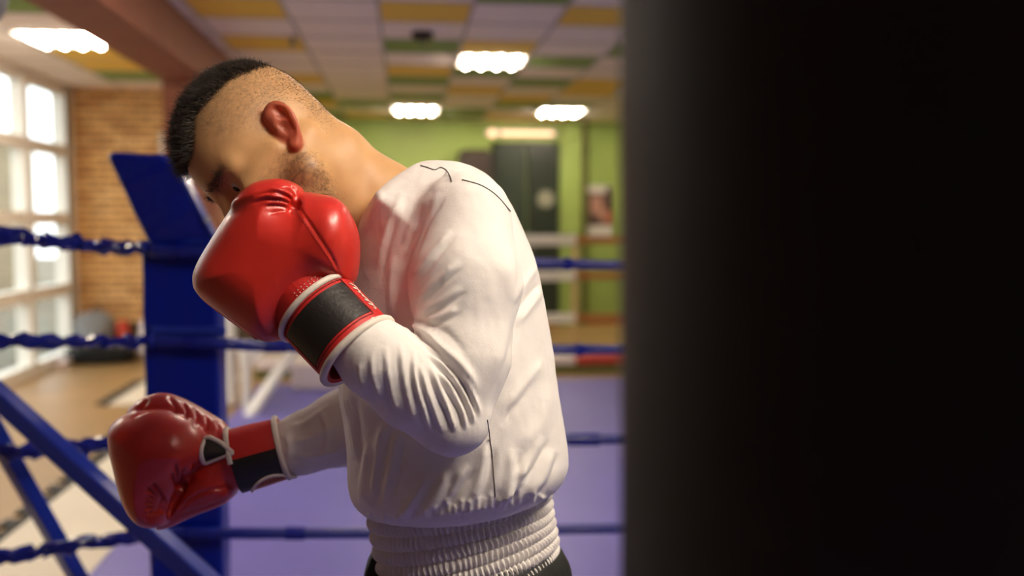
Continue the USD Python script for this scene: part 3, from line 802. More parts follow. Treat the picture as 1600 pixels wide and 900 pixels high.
mat('cotton_white', {'g': ('geometry', {}), 'w': ('noise_texture', {'scale': 900.0, 'detail': 2.0}), 'n': ('noise_texture', {'scale': 55.0, 'detail': 4.0}), 'a': ('math', {'math_type': 'multiply_add', 'value2': 3.0}),
                     'b': ('bump', {'strength': 0.30, 'distance': 0.0010}),
                     'p': ('principled_bsdf', {'base_color': (0.80, 0.77, 0.74), 'roughness': 0.9, 'sheen_weight': 0.15, 'specular_ior_level': 0.2})},
    [('g.position', 'w.vector'), ('g.position', 'n.vector'), ('n.fac', 'a.value1'), ('w.fac', 'a.value3'), ('a.value', 'b.height'), ('b.normal', 'p.normal')])
plain('shorts_black', (0.010, 0.010, 0.011), 0.6, 0.3, 120)
plain('hair_dark', (0.026, 0.017, 0.010), 0.45)
plain('eye_white', (0.6, 0.55, 0.5), 0.25)
plain('iris_brown', (0.03, 0.015, 0.008), 0.15)
plain('shoe_black', (0.02, 0.02, 0.02), 0.5)
plain('shoe_sole', (0.6, 0.58, 0.55), 0.6)

base = W(L(725, 950, 1.57)); base[2] = MATZ
boxer = thing('boxer', 'person in white long-sleeved top and red boxing gloves ducking behind a raised glove', 'person', base)

# ---- head frame
TILT = math.radians(-2)
HEADD, HS = 1.47, 1.06
h_yaw = math.radians(27)
ca, sa = -0.60, -0.80
F0, U0, L0 = np.array([ca, sa, 0]), np.array([-0.80, 0.60, 0]), np.array([0, 0, 1.0])
HF = math.cos(h_yaw) * F0 + math.sin(h_yaw) * L0
HL = -math.sin(h_yaw) * F0 + math.cos(h_yaw) * L0
h_roll = math.radians(4)                        # crown a little towards the viewer
HU = math.cos(h_roll) * U0 + math.sin(h_roll) * HL
HL = np.cross(HU, HF); HL /= np.linalg.norm(HL)
HM = np.column_stack([HF, HL, HU])              # head local (forward, left, up) -> sculpting frame
EARPX = (441, 199)
e_loc = np.array([-0.008, 0.080, 0.0]) * HS
ear_c = L(EARPX[0], EARPX[1], HEADD - 0.065)
H0 = ear_c - HM @ e_loc
def H(x, y, z):
    return H0 + HM @ (np.array([x, y, z]) * HS)

# ---- skin: head and neck
lo = np.array([L(250, 60, 1.47)[0] - 0.02, L(600, 470, 1.5)[1], -1.72]); hi = np.array([L(705, 300, 1.55)[0], L(300, 60, 1.47)[1] + 0.02, -1.26])
G = Grid(lo, hi, 0.0026)
def E3(c, r, R=None):
    return G.ellipsoid(H(*c), np.array(r) * HS, HM)
def S(c, r):
    return G.sphere(H(*c), r * HS)
def K(a, b, ra, rb):
    return G.cone(H(*a), H(*b), ra * HS, rb * HS)
f = E3((-0.006, 0, 0.043), (0.095, 0.077, 0.092))
f = smin(f, E3((-0.032, 0, 0.052), (0.080, 0.070, 0.084)), 0.02)       # crown
f = smin(f, E3((0.020, 0, 0.035), (0.078, 0.066, 0.070)), 0.03)       # forehead
f = smin(f, E3((-0.045, 0, 0.012), (0.050, 0.060, 0.050)), 0.03)       # occiput
f = smin(f, E3((0.040, 0, -0.035), (0.055, 0.054, 0.070)), 0.03)      # face
for s in (-1, 1):
    f = smin(f, K((-0.004, s * 0.060, -0.035), (0.010, s * 0.056, -0.062), 0.018, 0.018), 0.03)
    f = smin(f, K((0.010, s * 0.055, -0.062), (0.070, s * 0.022, -0.098), 0.019, 0.020), 0.03)
    f = smin(f, K((0.020, s * 0.064, -0.012), (0.074, s * 0.040, -0.022), 0.014, 0.019), 0.025)   # cheekbone
    f = smin(f, K((0.086, s * 0.010, 0.020), (0.068, s * 0.047, 0.021), 0.012, 0.009), 0.02)   # brow
f = smin(f, S((0.080, 0, -0.100), 0.024), 0.03)
f = smin(f, E3((0.078, 0, -0.062), (0.026, 0.032, 0.028)), 0.02)
for s in (-1, 1):
    f = smax(f, -S((0.104, s * 0.034, 0.000), 0.021), 0.014)
    f = smin(f, S((0.072, s * 0.033, 0.000), 0.0155), 0.005)
f = smin(f, K((0.094, 0, 0.012), (0.114, 0, -0.028), 0.009, 0.012), 0.014)
f = smin(f, S((0.113, 0, -0.033), 0.0135), 0.008)
for s in (-1, 1):
    f = smin(f, S((0.100, s * 0.014, -0.036), 0.0095), 0.006)
f = smin(f, K((0.099, -0.016, -0.063), (0.099, 0.016, -0.063), 0.006, 0.006), 0.010)
f = smin(f, K((0.095, -0.013, -0.075), (0.095, 0.013, -0.075), 0.008, 0.008), 0.010)
# neck, shoulder slope and collar bone, then the near ear
nk = G.chain([H(-0.030, 0, -0.028), L(520, 256, 1.51), L(600, 326, 1.54), L(660, 376, 1.56)], [0.047, 0.050, 0.058, 0.080], 0.03)
nk = smin(nk, G.cone(H(-0.035, 0.052, -0.03), L(572, 352, 1.50), 0.022, 0.026), 0.022)
nk = smin(nk, G.cone(L(508, 226, 1.53), L(632, 310, 1.55), 0.028, 0.042), 0.025)
nk = smin(nk, G.cone(L(480, 196, 1.50), L(530, 236, 1.51), 0.033, 0.032), 0.03)
nk = smin(nk, G.cone(H(0.03, 0, -0.09), L(545, 385, 1.58), 0.042, 0.06), 0.04)
f = smin(f, nk, 0.022)
def ear(s):
    def P3(x, z, y):
        a = math.radians(18)
        x = x * 0.74
        xx, zz = x * math.cos(a) - z * math.sin(a), x * math.sin(a) + z * math.cos(a)
        return (-0.006 + xx, s * (0.079 + y), -0.004 + zz)
    rim = [P3(*q) for q in ((0.012, 0.010, -0.006), (0.013, 0.024, 0.004), (0.002, 0.034, 0.011), (-0.012, 0.031, 0.016), (-0.020, 0.016, 0.019), (-0.019, -0.002, 0.017), (-0.012, -0.018, 0.011), (-0.002, -0.028, 0.004))]
    rim = spline(rim, 22)
    g = None
    for a, b in zip(rim[:-1], rim[1:]):
        c = K(a, b, 0.0042, 0.0042)
        g = c if g is None else smin(g, c, 0.003)
    g = smin(g, S(P3(0.000, -0.027, 0.003), 0.0085), 0.006)          # lobe
    plate = E3(P3(-0.003, 0.004, 0.004), (0.0150, 0.0075, 0.031))
    g = smin(g, plate, 0.005)
    g = smin(g, E3(P3(-0.004, 0.014, 0.0095), (0.0140, 0.0062, 0.0205)), 0.004)
    g = smax(g, -E3(P3(0.001, -0.002, 0.0172), (0.0085, 0.0095, 0.014)), 0.004)   # bowl
    g = smax(g, -E3(P3(-0.005, 0.017, 0.0192), (0.0078, 0.0075, 0.0100)), 0.003)
    g = smin(g, K(P3(-0.012, 0.006, 0.010), P3(-0.006, -0.016, 0.008), 0.0035, 0.0035), 0.004)
    g = smin(g, K(P3(0.012, -0.004, -0.001), P3(0.010, -0.012, -0.001), 0.005, 0.004), 0.005)     # tragus
    return g
fe = np.minimum(ear(1), ear(-1))
f = smin(f, fe, 0.004)
skin = G.mesh(f, 3)
v = np.array(skin.vertices)
loc = ((v - H0) @ HM) / HS
nz = meshkit.fbm(loc * 40, 3, 3)
x, y, z = loc.T
col = np.array([0.58, 0.335, 0.148]) * (0.93 + 0.14 * nz[:, None])
def mixc(c, m):
    global col
    m = np.clip(m, 0, 1)[:, None]
    col = col * (1 - m) + np.array(c) * m
import scipy.ndimage
earm = np.clip(1 - scipy.ndimage.map_coordinates(fe, ((v - G.lo) / G.h).T, order=1) / 0.004, 0, 1)
mixc((0.40, 0.075, 0.045), earm * 0.9)
# clipped sides, crown hair, beard shade (own colour of skin with stubble)
hl = 0.098 - 0.030 * np.clip((x - 0.045) / 0.04, 0, 1)
top = np.clip((z - hl + 0.30 * np.clip(-x - 0.02, 0, 1)) / 0.012, 0, 1) * np.clip((x + 0.095) / 0.03, 0, 1)
shave = np.clip((z - 0.010 - 0.35 * np.clip(x, 0, 1)) / 0.03, 0, 1) * np.clip((0.068 - x) / 0.02, 0, 1)
shave = np.maximum(shave, np.clip((-0.045 - x) / 0.03, 0, 1) * np.clip((z + 0.05) / 0.04, 0, 1))
fine = meshkit.fbm(loc * 260, 2, 5)
mixc((0.30, 0.18, 0.10), shave * (0.45 + 0.9 * (fine - 0.5)) * (1 - earm))
beard = np.clip((-0.014 - z) / 0.03, 0, 1) * np.clip((x + 0.012) / 0.02, 0, 1) * np.clip((z + 0.128) / 0.02, 0, 1) * (1 - earm)
mixc((0.20, 0.115, 0.07), beard * np.clip(0.45 + 1.1 * (fine - 0.45), 0, 0.85))
mixc((0.030, 0.018, 0.010), top * 0.95)
brow = np.exp(-((z - 0.024 - 0.05 * (np.abs(y) - 0.03)) / 0.0055)**2) * np.clip((np.abs(y) - 0.008) / 0.006, 0, 1) * np.clip((0.058 - np.abs(y)) / 0.01, 0, 1) * (x > 0.05)
mixc((0.030, 0.018, 0.010), brow * 0.55)
lips = np.exp(-((z + 0.069) / 0.009)**2) * np.clip((0.024 - np.abs(y)) / 0.006, 0, 1) * (x > 0.085)
mixc((0.42, 0.14, 0.11), lips * 0.7)
skin_color = col

# ---- the rest of the body under the clothes, coarse
G2 = Grid([-0.45, -1.35, -2.0], [0.25, 0.12, -1.20], 0.011)
sh_n, sh_f = L(735, 345, 1.40), L(680, 365, 1.72)
hip = L(725, 905, 1.57)
el_n, wr_n = L(712, 652, 1.33), L(560, 540, 1.29)
el_f, wr_f = L(600, 650, 1.74), L(430, 708, 1.67)
b = G2.chain([L(640, 370, 1.56), L(690, 480, 1.56), L(715, 650, 1.57), hip], [0.085, 0.11, 0.10, 0.11], 0.05)
for shl, el, wr, fist in ((sh_n, el_n, wr_n, L(430, 420, 1.345)), (sh_f, el_f, wr_f, L(280, 725, 1.65))):
    b = smin(b, G2.chain([L(670, 380, 1.56), shl, el, wr, fist], [0.062, 0.045, 0.038, 0.030, 0.036], 0.03), 0.03)
feet = []
for s, (kx, fx) in ((1, (-0.02, 0.03)), (-1, (-0.10, -0.16))):
    hj = hip + np.array([0.0, -0.05, 0.075 * s])
    ground = lambda p: p
    kw, fw = W(hj), W(hj)
    knee_w = np.array([kw[0] + kx, kw[1] - 0.0, 0.50]); ank_w = np.array([fw[0] + fx, fw[1], MATZ + 0.085])
    toe_w = ank_w + np.array([-0.16, -0.03 * s, -0.05])
    kn, an, to = [(q - EYE) @ RT for q in (knee_w, ank_w, toe_w)]
    b = smin(b, G2.chain([hj, kn, an, to], [0.074, 0.054, 0.038, 0.032], 0.03), 0.03)
    feet.append((ank_w, toe_w))
body2 = G2.mesh(b, 2)
allb = cat_([skin, body2])
cc = np.vstack([skin_color, np.tile([0.58, 0.335, 0.148], (len(body2.vertices), 1))])
obj('body', world(allb), 'skin', boxer, color=cc)
for ank, toe in feet:
    d = (toe - ank) * [1, 1, 0]; d /= np.linalg.norm(d)
    pts = [ank + [0, 0, 0.02], ank - d * 0.045 + [0, 0, -0.045], toe + d * 0.06 + [0, 0, -0.005], ank + d * 0.05 + [0, 0, -0.03], ank - d * 0.03 + [0, 0, 0.05]]
    rr = [0.048, 0.034, 0.032, 0.042, 0.044]
    sph = [trimesh.creation.icosphere(2, r).vertices + p for p, r in zip(pts, rr)]
    vv = np.vstack(sph); vv[:, 2] = np.maximum(vv[:, 2], MATZ + 0.012)
    so = obj('shoe', trimesh.convex.convex_hull(vv), 'shoe_black', boxer, smooth=50)
    lo_ = vv[vv[:, 2] < MATZ + 0.03]
    q2 = np.vstack([lo_ * [1, 1, 0] + [0, 0, MATZ], lo_ * [1, 1, 0] + [0, 0, MATZ + 0.014]])
    obj('sole', trimesh.convex.convex_hull(q2), 'shoe_sole', so)
# eyes
for s in (1, -1):
    e = trimesh.creation.icosphere(3, 0.0122 * HS); e.apply_translation(H(0.0765, s * 0.033, -0.001))
    eo = obj('eye', world(e), 'eye_white', boxer, smooth=True)
    i_ = trimesh.creation.icosphere(3, 0.0066 * HS); i_.apply_translation(H(0.0835, s * 0.033, -0.003))
    obj('iris', world(i_), 'iris_brown', eo, smooth=True)

# ---- hair: short strands on the crown, stubble on the sides, beard and brows
def strands(name, roots, dirs, length, width, mat_name, parent, seed, bend=0.3):
    g = np.random.default_rng(seed)
    n = len(roots)
    ln = np.asarray(length) * g.uniform(0.6, 1.1, n)
    d = dirs + g.normal(0, 0.22, (n, 3)); d /= np.linalg.norm(d, axis=1, keepdims=True)
    side = g.normal(0, bend, (n, 3))
    pts = np.stack([roots - 0.0015 * d, roots + d * (ln * 0.4)[:, None], roots + (d + side * 0.4) * (ln * 0.75)[:, None], roots + (d + side) * ln[:, None]], 1)
    path = f'{parent.GetPath()}/' + numbered(str(parent.GetPath()), name)
    c = UsdGeom.BasisCurves.Define(stage, path)
    c.CreateTypeAttr('linear')
    c.CreatePointsAttr(Vt.Vec3fArray.FromNumpy((W(pts.reshape(-1, 3)) - loc_of(path)).astype(np.float32)))
    c.CreateCurveVertexCountsAttr(Vt.IntArray.FromNumpy(np.full(n, 4, np.int32)))
    c.CreateWidthsAttr(Vt.FloatArray.FromNumpy(np.tile(np.array([1, 0.95, 0.7, 0.25], np.float32) * width, n)))
    c.SetWidthsInterpolation('vertex')
    UsdShade.MaterialBindingAPI.Apply(c.GetPrim()).Bind(M[mat_name])
    return c.GetPrim()
nrm = normals(skin)
def scatter(mask, count, seed):
    g = np.random.default_rng(seed)
    fa = skin.faces
    w = skin.area_faces * mask[fa].mean(1)
    k = g.choice(len(fa), count, p=w / w.sum())
    u = g.random((count, 2)); fl = u.sum(1) > 1; u[fl] = 1 - u[fl]
    a_, b_, c_ = (v[fa[k, i]] for i in range(3))
    r = a_ + u[:, :1] * (b_ - a_) + u[:, 1:] * (c_ - a_)
    return r, nrm[fa[k, 0]]
r, n = scatter(top, 15000, 1)
dirs = n + 0.55 * HF[None] * 1.0 + 0.15 * HU
xr = ((r - H0) @ HM)[:, 0] / HS
strands('hair', r, dirs, np.clip(0.016 + 0.10 * (xr + 0.01), 0.004, 0.019), 0.00055, 'hair_dark', boxer, 2)
r, n = scatter(shave * (1 - top) * (1 - earm), 9000, 3)
strands('clipped_hair', r, n - 0.6 * HU + 0.3 * HF, 0.0028, 0.00020, 'hair_dark', boxer, 4, 0.2)
r, n = scatter(beard, 5000, 5)
strands('beard', r, n * 0.7 - 0.8 * HU + 0.3 * HF, 0.0048, 0.00020, 'hair_dark', boxer, 6, 0.3)
r, n = scatter(brow, 380, 7)
strands('eyebrow', r, n * 0.6 + 0.5 * HU * 0.4, 0.008, 0.00035, 'hair_dark', boxer, 8, 0.3)
# ---- top
lo = [L(440, 450, 1.74)[0], L(800, 845, 1.6)[1], -1.84]; hi = [L(900, 450, 1.6)[0], L(800, 245, 1.5)[1] + 0.02, -1.205]
G = Grid(lo, hi, 0.0027)
TD = 1.555
side = [(632, 250), (655, 256), (700, 256), (738, 264), (770, 284), (800, 324), (824, 376), (841, 430), (857, 520), (871, 610), (881, 670), (886, 720), (880, 760), (868, 800), (860, 960),
        (600, 960), (584, 850), (562, 815), (550, 772), (547, 720), (541, 660), (533, 605), (541, 500), (549, 420), (545, 345), (480, 290), (560, 200)]
f = G.pillow(spline(side, 120, closed=True), TD, 0.175, 0.15, tilt=(0.10, 0.0))
def half(p, q, d):                             # half space to the right of p -> q in the picture plane
    a, b = L(*p, d), L(*q, d)
    e = (b - a)[:2] / np.linalg.norm((b - a)[:2])
    return (G.X - a[0]) * -e[1] + (G.Y - a[1]) * e[0]
f = smax(f, half((575, 826), (868, 788), 1.50) * -1.0, 0.075)
f = smax(f, half((559, 366), (645, 264), TD), 0.022)
# sleeves
near = G.chain([L(728, 340, 1.415), L(728, 440, 1.375), L(722, 560, 1.345), L(706, 652, 1.33)], [0.068, 0.077, 0.064, 0.052], 0.02)
fore = G.chain([L(706, 652, 1.33), L(650, 600, 1.315), L(590, 560, 1.290), L(545, 520, 1.29)], [0.052, 0.062, 0.052, 0.042], 0.01)
arm = smin(near, fore, 0.010)
f = smin(f, arm, 0.014)
far = G.chain([L(660, 385, 1.72), L(612, 640, 1.73), L(540, 668, 1.72), L(470, 694, 1.69), L(432, 705, 1.68)], [0.075, 0.070, 0.062, 0.047, 0.042], 0.03)
f = smin(f, far, 0.02)
# the neck passes through
f = smax(f, -G.cone(L(510, 235, 1.51), L(612, 325, 1.535), 0.060, 0.066), 0.008)
shirt = G.mesh(f, 5)
vv, nn = np.array(shirt.vertices), normals(shirt)
nz = meshkit.fbm(vv * np.array([16, 10, 16]), 3, 11) - 0.5
nz2 = meshkit.fbm(vv * np.array([46, 26, 46]) + nz[:, None] * 3, 2, 12) - 0.5
shirt = trimesh.Trimesh(vv + nn * (0.005 * nz + 0.0022 * nz2)[:, None], shirt.faces, process=False)
R_, C_ = 0.0042, -0.0040
fl = []
def ridge(*p, w=6, h=R_):
    fl.append((p, w, h))
# fan at the elbow: crisp ridges with a crease beside each
def pleat(pts, w=5.0, h=0.005, side=(-4, 4)):
    ridge(*pts, w=w, h=h)
    ridge(*[(p[0] + side[0], p[1] + side[1]) for p in pts], w=w * 0.62, h=-0.8 * h)
pleat(((652, 524), (680, 547), (710, 575), (731, 603), (745, 636), (746, 652)), 4.6, 0.0055)
pleat(((671, 552), (694, 575), (717, 603), (736, 645), (738, 664)), 4.6, 0.0055)
pleat(((685, 580), (703, 608), (722, 645), (726, 672)), 4.6, 0.0052)
pleat(((671, 570), (685, 608), (703, 650), (711, 676)), 4.8, 0.0052)
pleat(((655, 566), (664, 604), (680, 648), (692, 678)), 5.0, 0.0046)
pleat(((645, 543), (647, 589), (661, 640), (672, 678)), 5.2, 0.0046)
pleat(((624, 533), (628, 580), (640, 634), (650, 662)), 6.0, 0.0036)
pleat(((602, 540), (604, 580), (614, 624), (622, 646)), 6.0, 0.0036)
pleat(((580, 548), (580, 578), (588, 608), (594, 624)), 5.0, 0.0030)
pleat(((562, 566), (562, 588), (568, 604)), 4.0, 0.0024)
# roll in the crook of the arm
ridge((629, 519), (643, 509), (661, 515), (689, 541), (717, 565), (736, 590), (746, 616), w=7, h=0.0075)
ridge((640, 521), (656, 524), (682, 548), (706, 572), (722, 592), w=4.0, h=-0.0075)
ridge((640, 500), (668, 505), (700, 522), (730, 556), w=6, h=-0.0030)
# upper arm, drag lines from the shoulder
for k, (a, b, c) in enumerate((((690, 300), (660, 342), (634, 410)), ((706, 360), (670, 402), (640, 446)), ((720, 408), (682, 440), (648, 474)), ((722, 448), (690, 470), (656, 488)), ((674, 300), (648, 344), (630, 384)), ((716, 480), (690, 494), (664, 502)))):
    ridge(a, b, c, w=6, h=0.0032); ridge((a[0] + 7, a[1] + 7), (b[0] + 8, b[1] + 7), (c[0] + 6, c[1] + 8), w=4, h=-0.0024)
ridge((806, 372), (812, 440), (802, 520), (784, 590), (762, 650), w=7, h=-0.0045); ridge((792, 380), (798, 450), (788, 530), (768, 600), w=14, h=0.004)
ridge((842, 412), (822, 440), (800, 476), w=6, h=0.0040); ridge((848, 450), (832, 474), (806, 510), w=6, h=0.0035); ridge((852, 436), (828, 462), (806, 494), w=5, h=-0.003)
ridge((850, 560), (822, 600), (790, 640), w=10, h=0.004); ridge((862, 600), (846, 660), (812, 700), w=12, h=0.004); ridge((838, 590), (810, 628), (782, 668), w=7, h=-0.003)
# chest between glove and arm
ridge((600, 300), (584, 330), (566, 372), w=6, h=0.0035); ridge((632, 300), (608, 350), (590, 420), w=7, h=0.004); ridge((620, 330), (604, 390), (594, 450), w=6, h=-0.003); ridge((616, 400), (612, 450), (616, 500), w=7, h=0.004)
# belly, pulled down into the waistband
ridge((536, 604), (548, 660), (556, 720), w=6, h=0.004); ridge((552, 620), (562, 680), (564, 760), w=6, h=-0.003)
for p in (((602, 655), (588, 715), (574, 800)), ((620, 676), (613, 722), (600, 785)), ((668, 742), (648, 778), (622, 812)), ((732, 726), (704, 764), (676, 800)), ((760, 690), (752, 740), (736, 790)), ((800, 700), (796, 748), (790, 784)), ((826, 724), (804, 760), (776, 790)), ((862, 700), (848, 744), (822, 776)), ((576, 690), (568, 740), (566, 790)), ((700, 735), (684, 770), (660, 808)), ((846, 680), (826, 720), (800, 752))):
    ridge(*p, w=7, h=0.0048); ridge(*[(q[0] + 12, q[1] + 6) for q in p], w=5, h=-0.0034)
# gathers along the band
g = np.random.default_rng(31)
for x in np.arange(580, 866, 11.0):
    yb = 826 - (x - 575) * 38 / 293 - 4
    ridge((x + g.uniform(-2, 2), yb), (x + g.uniform(-5, 5), yb - g.uniform(12, 30)), w=3.6, h=g.uniform(0.0015, 0.004))
# far sleeve
for p in (((452, 668), (480, 660), (516, 632)), ((456, 690), (486, 684), (530, 662)), ((460, 712), (492, 712), (540, 700)), ((446, 676), (452, 696), (450, 716)), ((500, 640), (512, 676), (504, 716))):
    ridge(*p, w=5, h=0.0035)
shirt = folds(shirt, fl, 0.05)
top_ = obj('top', world(shirt), 'cotton_white', boxer, smooth=True, label='white long-sleeved top')
# seams lie on the cloth: take the cloth's nearest point under each seam
SV, SP = np.array(shirt.vertices), pix(np.array(shirt.vertices))
import scipy.spatial
front = SV[:, 2] > -1.60
tree_ = scipy.spatial.cKDTree(SP[front]); SVF = SV[front]; SNF = normals(shirt)[front]
def lay(line, n=40, lift=0.0006, tol=3.0):
    c = spline(line, n)
    out = []
    for p in c:
        k = np.array(tree_.query_ball_point(p, tol))
        if len(k) == 0:
            k = np.array([tree_.query(p)[1]])
        q = SVF[k]
        near_ = q[:, 2] > q[:, 2].max() - 0.012
        t_ = q[near_, 2].mean()
        w_ = L(p[0], p[1], -t_)
        out.append(w_ + SNF[k][near_].mean(0) * lift)
    out = np.array(out)
    for _ in range(3):
        out[1:-1] = 0.5 * out[1:-1] + 0.25 * (out[:-2] + out[2:])
    return out
for line in (((657, 259), (668, 262), (680, 266), (688, 262), (697, 266), (703, 275), (706, 284)), ((722, 281), (752, 290), (776, 306), (797, 330)), ((761, 656), (766, 690), (770, 722), (774, 776))):
    obj('seam', world(tube(lay(line), 0.0009, 6)), 'thread_grey', top_, smooth=True)
# collar band round the neck opening
cax = L(612, 325, 1.535) - L(510, 235, 1.51); cax /= np.linalg.norm(cax)

# ---- smocked waistband
def loft(c0, c1, a0, a1, b0, b1, right, n, m, bump, t_axis=np.array([0, 0, 1.0]), right1=None):
    u = np.linspace(0, 1, m)[:, None, None]; ph = (np.arange(n) * 2 * np.pi / n)[None, :, None]
    c = c0 + (c1 - c0) * u
    if right1 is not None:
        right = right + (right1 - right) * u
    a, b_ = a0 + (a1 - a0) * u, b0 + (b1 - b0) * u
    k = bump(u[..., 0], ph[..., 0])[..., None]
    v = c + np.cos(ph) * (a + k) * right + np.sin(ph) * (b_ + k) * t_axis
    v = v.reshape(-1, 3)
    i, j = np.meshgrid(np.arange(m - 1), np.arange(n), indexing='ij')
    q = np.stack([i * n + j, i * n + (j + 1) % n, (i + 1) * n + (j + 1) % n, (i + 1) * n + j], -1).reshape(-1, 4)
    f = np.vstack([q[:, [0, 2, 1]], q[:, [0, 3, 2]]])
    mm = trimesh.Trimesh(v, f, process=False)
    return mm
WD = 1.56
rv = L(862, 786, WD) - L(582, 824, WD); rv /= np.linalg.norm(rv)
tv = np.array([0.10, 0.02, 1.0]); tv -= rv * (tv @ rv); tv /= np.linalg.norm(tv)
rows_ = 7.0
gph = np.random.default_rng(5).uniform(0, 6.28, 12)
def smock(u, ph):
    r = u * rows_
    k = np.floor(r).astype(int) % 12
    jit = 2.5 * (meshkit.fbm(np.stack([np.cos(ph) * 3 + 0 * u, np.sin(ph) * 3 + 0 * u, u * 5 + 0 * ph], -1), 3, 9) - 0.5)
    puff = np.abs(np.sin(np.pi * r)) ** 0.55
    return -0.012 * np.clip((u - 0.97) / 0.03, 0, 1) + 0.0052 * puff + 0.0026 * np.sin(104 * ph + gph[k] + jit * 3) * (0.35 + puff) * np.clip((1 - u) / 0.14, 0, 1) + 0.006 * (meshkit.fbm(np.stack([np.cos(ph) * 2 + 0 * u, np.sin(ph) * 2 + 0 * u, u * 1.5 + 0 * ph], -1), 2, 4) - 0.5)
px_m = WD / FPX
rv1 = L(880, 862, WD) - L(604, 965, WD); rv1 /= np.linalg.norm(rv1)
band = loft(L(717, 784, WD), L(742, 914, WD), 139 * px_m, 138 * px_m, 0.122, 0.118, rv, 1500, 110, smock, tv, rv1)
obj('waistband', world(band), 'cotton_white', boxer, smooth=True, label='smocked elastic white waistband')
hem = loft(L(741, 880, WD), L(748, 940, WD), 116 * px_m, 112 * px_m, 0.112, 0.110, rv, 400, 24, lambda u, ph: 0.0015 * np.sin(60 * ph + 3 * u) + 0.003 * np.sin(23 * ph), tv)
obj('hem', world(hem), 'cotton_white', boxer, smooth=True)

# ---- shorts
G = Grid([-0.26, -1.05, -1.80], [0.16, -0.36, -1.33], 0.006)
hp = L(730, 905, 1.57)
f = G.ellipsoid(hp + [0, 0.0, 0], (0.170, 0.115, 0.145))
for s, (kx, fx) in ((1, (-0.02, 0.03)), (-1, (-0.10, -0.16))):
    hj = hip + np.array([0.0, -0.05, 0.075 * s])
    kw = W(hj); kn = (np.array([kw[0] + kx, kw[1], 0.50]) - EYE) @ RT
    f = smin(f, G.cone(hj + [0.0, 0.0, -0.005 * s], hj + (kn - hj) * 0.95, 0.092, 0.105), 0.03)
    f = smax(f, -G.cone(hj + (kn - hj) * 0.86, hj + (kn - hj) * 1.4, 0.080, 0.12), 0.01)
f = smax(f, half((560, 852), (890, 822), 1.57), 0.012)
f = smax(f, -np.maximum(-half((600, 912), (880, 862), 1.50), (-1.56 + 0.02) - G.T), 0.006)
f = smax(f, -(G.Y - (-0.99)), 0.01)
sh = G.mesh(f, 4)
v_, n_ = np.array(sh.vertices), normals(sh)
sh = trimesh.Trimesh(v_ + n_ * (0.010 * (meshkit.fbm(v_ * [22, 9, 22], 3, 21) - 0.5))[:, None], sh.faces, process=False)
obj('shorts', world(sh), 'shorts_black', boxer, smooth=True)

# ---- gloves
def cuff_frame(A, B):                          # wrist end A, fist end B: axis, across (down the picture), towards the viewer
    ax = B - A
    ln = np.linalg.norm(ax); ax = ax / ln
    view = -(A + B) / np.linalg.norm(A + B)
    tv = view - ax * (view @ ax); tv /= np.linalg.norm(tv)
    ac = np.cross(tv, ax)
    if ac[1] > 0:
        ac = -ac
    return ax, ac, tv, ln
def on_cuff(A, B, ra, rb, dep, s, ang, lift=0.0):
    ax, ac, tv, ln = cuff_frame(A, B)
    s, ang = np.broadcast_arrays(np.asarray(s, float), np.asarray(ang, float))
    r = ra + (rb - ra) * s
    return (A + ax * (s * ln)[..., None] + ac * ((r + lift) * np.sin(ang))[..., None] + tv * ((r * dep + lift) * np.cos(ang))[..., None])
def strip(P):                                  # grid of points (m, n, 3) -> surface
    m, n = P.shape[:2]
    i, j = np.meshgrid(np.arange(m - 1), np.arange(n - 1), indexing='ij')
    q = np.stack([i * n + j, i * n + j + 1, (i + 1) * n + j + 1, (i + 1) * n + j], -1).reshape(-1, 4)
    return P.reshape(-1, 3), q
def solid_strip(top, bot):
    v1, q = strip(top); v2, _ = strip(bot)
    m, n = top.shape[:2]
    k = len(v1)
    idx = np.arange(m * n).reshape(m, n)
    edge = np.r_[idx[0, :-1], idx[:-1, -1], idx[-1, :0:-1], idx[:0:-1, 0]]
    e2 = np.roll(edge, -1)
    sq = np.stack([edge, edge + k, e2 + k, e2], 1)
    t = trimesh.Trimesh(np.vstack([v1, v2]), np.vstack([np.vstack([x[:, [0, 1, 2]], x[:, [0, 2, 3]]]) for x in (q, q[:, ::-1] + k, sq)]), process=False)
    t.fix_normals()
    return t
def cuff_patch(A, B, ra, rb, dep, s0, s1, a0, a1, l0, l1, shape=None):
    s, a_ = np.linspace(s0, s1, 16)[:, None], np.linspace(a0, a1, 48)[None, :]
    s, a_ = np.broadcast_arrays(s, a_)
    if shape:
        s, a_ = shape(s, a_)
    return solid_strip(on_cuff(A, B, ra, rb, dep, s, a_, l1), on_cuff(A, B, ra, rb, dep, s, a_, l0))
def make_cuff(A, B, ra, rb, dep, glove):
    prof = [(0.0, -0.008), (-0.02, -0.002), (0.0, 0.0), (0.25, 0.0006), (0.5, 0.0008), (0.75, 0.0006), (1.0, 0.0), (1.02, -0.002), (1.0, -0.008), (0.5, -0.008)]
    n = 72
    a_ = np.arange(n) * 2 * np.pi / n
    rings = np.array([on_cuff(A, B, ra, rb, dep, np.full(n, s), a_, l) for s, l in prof])
    m = len(prof)
    i, j = np.meshgrid(np.arange(m), np.arange(n), indexing='ij')
    q = np.stack([i * n + j, i * n + (j + 1) % n, ((i + 1) % m) * n + (j + 1) % n, ((i + 1) % m) * n + j], -1).reshape(-1, 4)
    t = trimesh.Trimesh(rings.reshape(-1, 3), np.vstack([q[:, [0, 1, 2]], q[:, [0, 2, 3]]]), process=False)
    t.fix_normals()
    return obj('cuff', world(t), 'strap_red', glove, smooth=50)
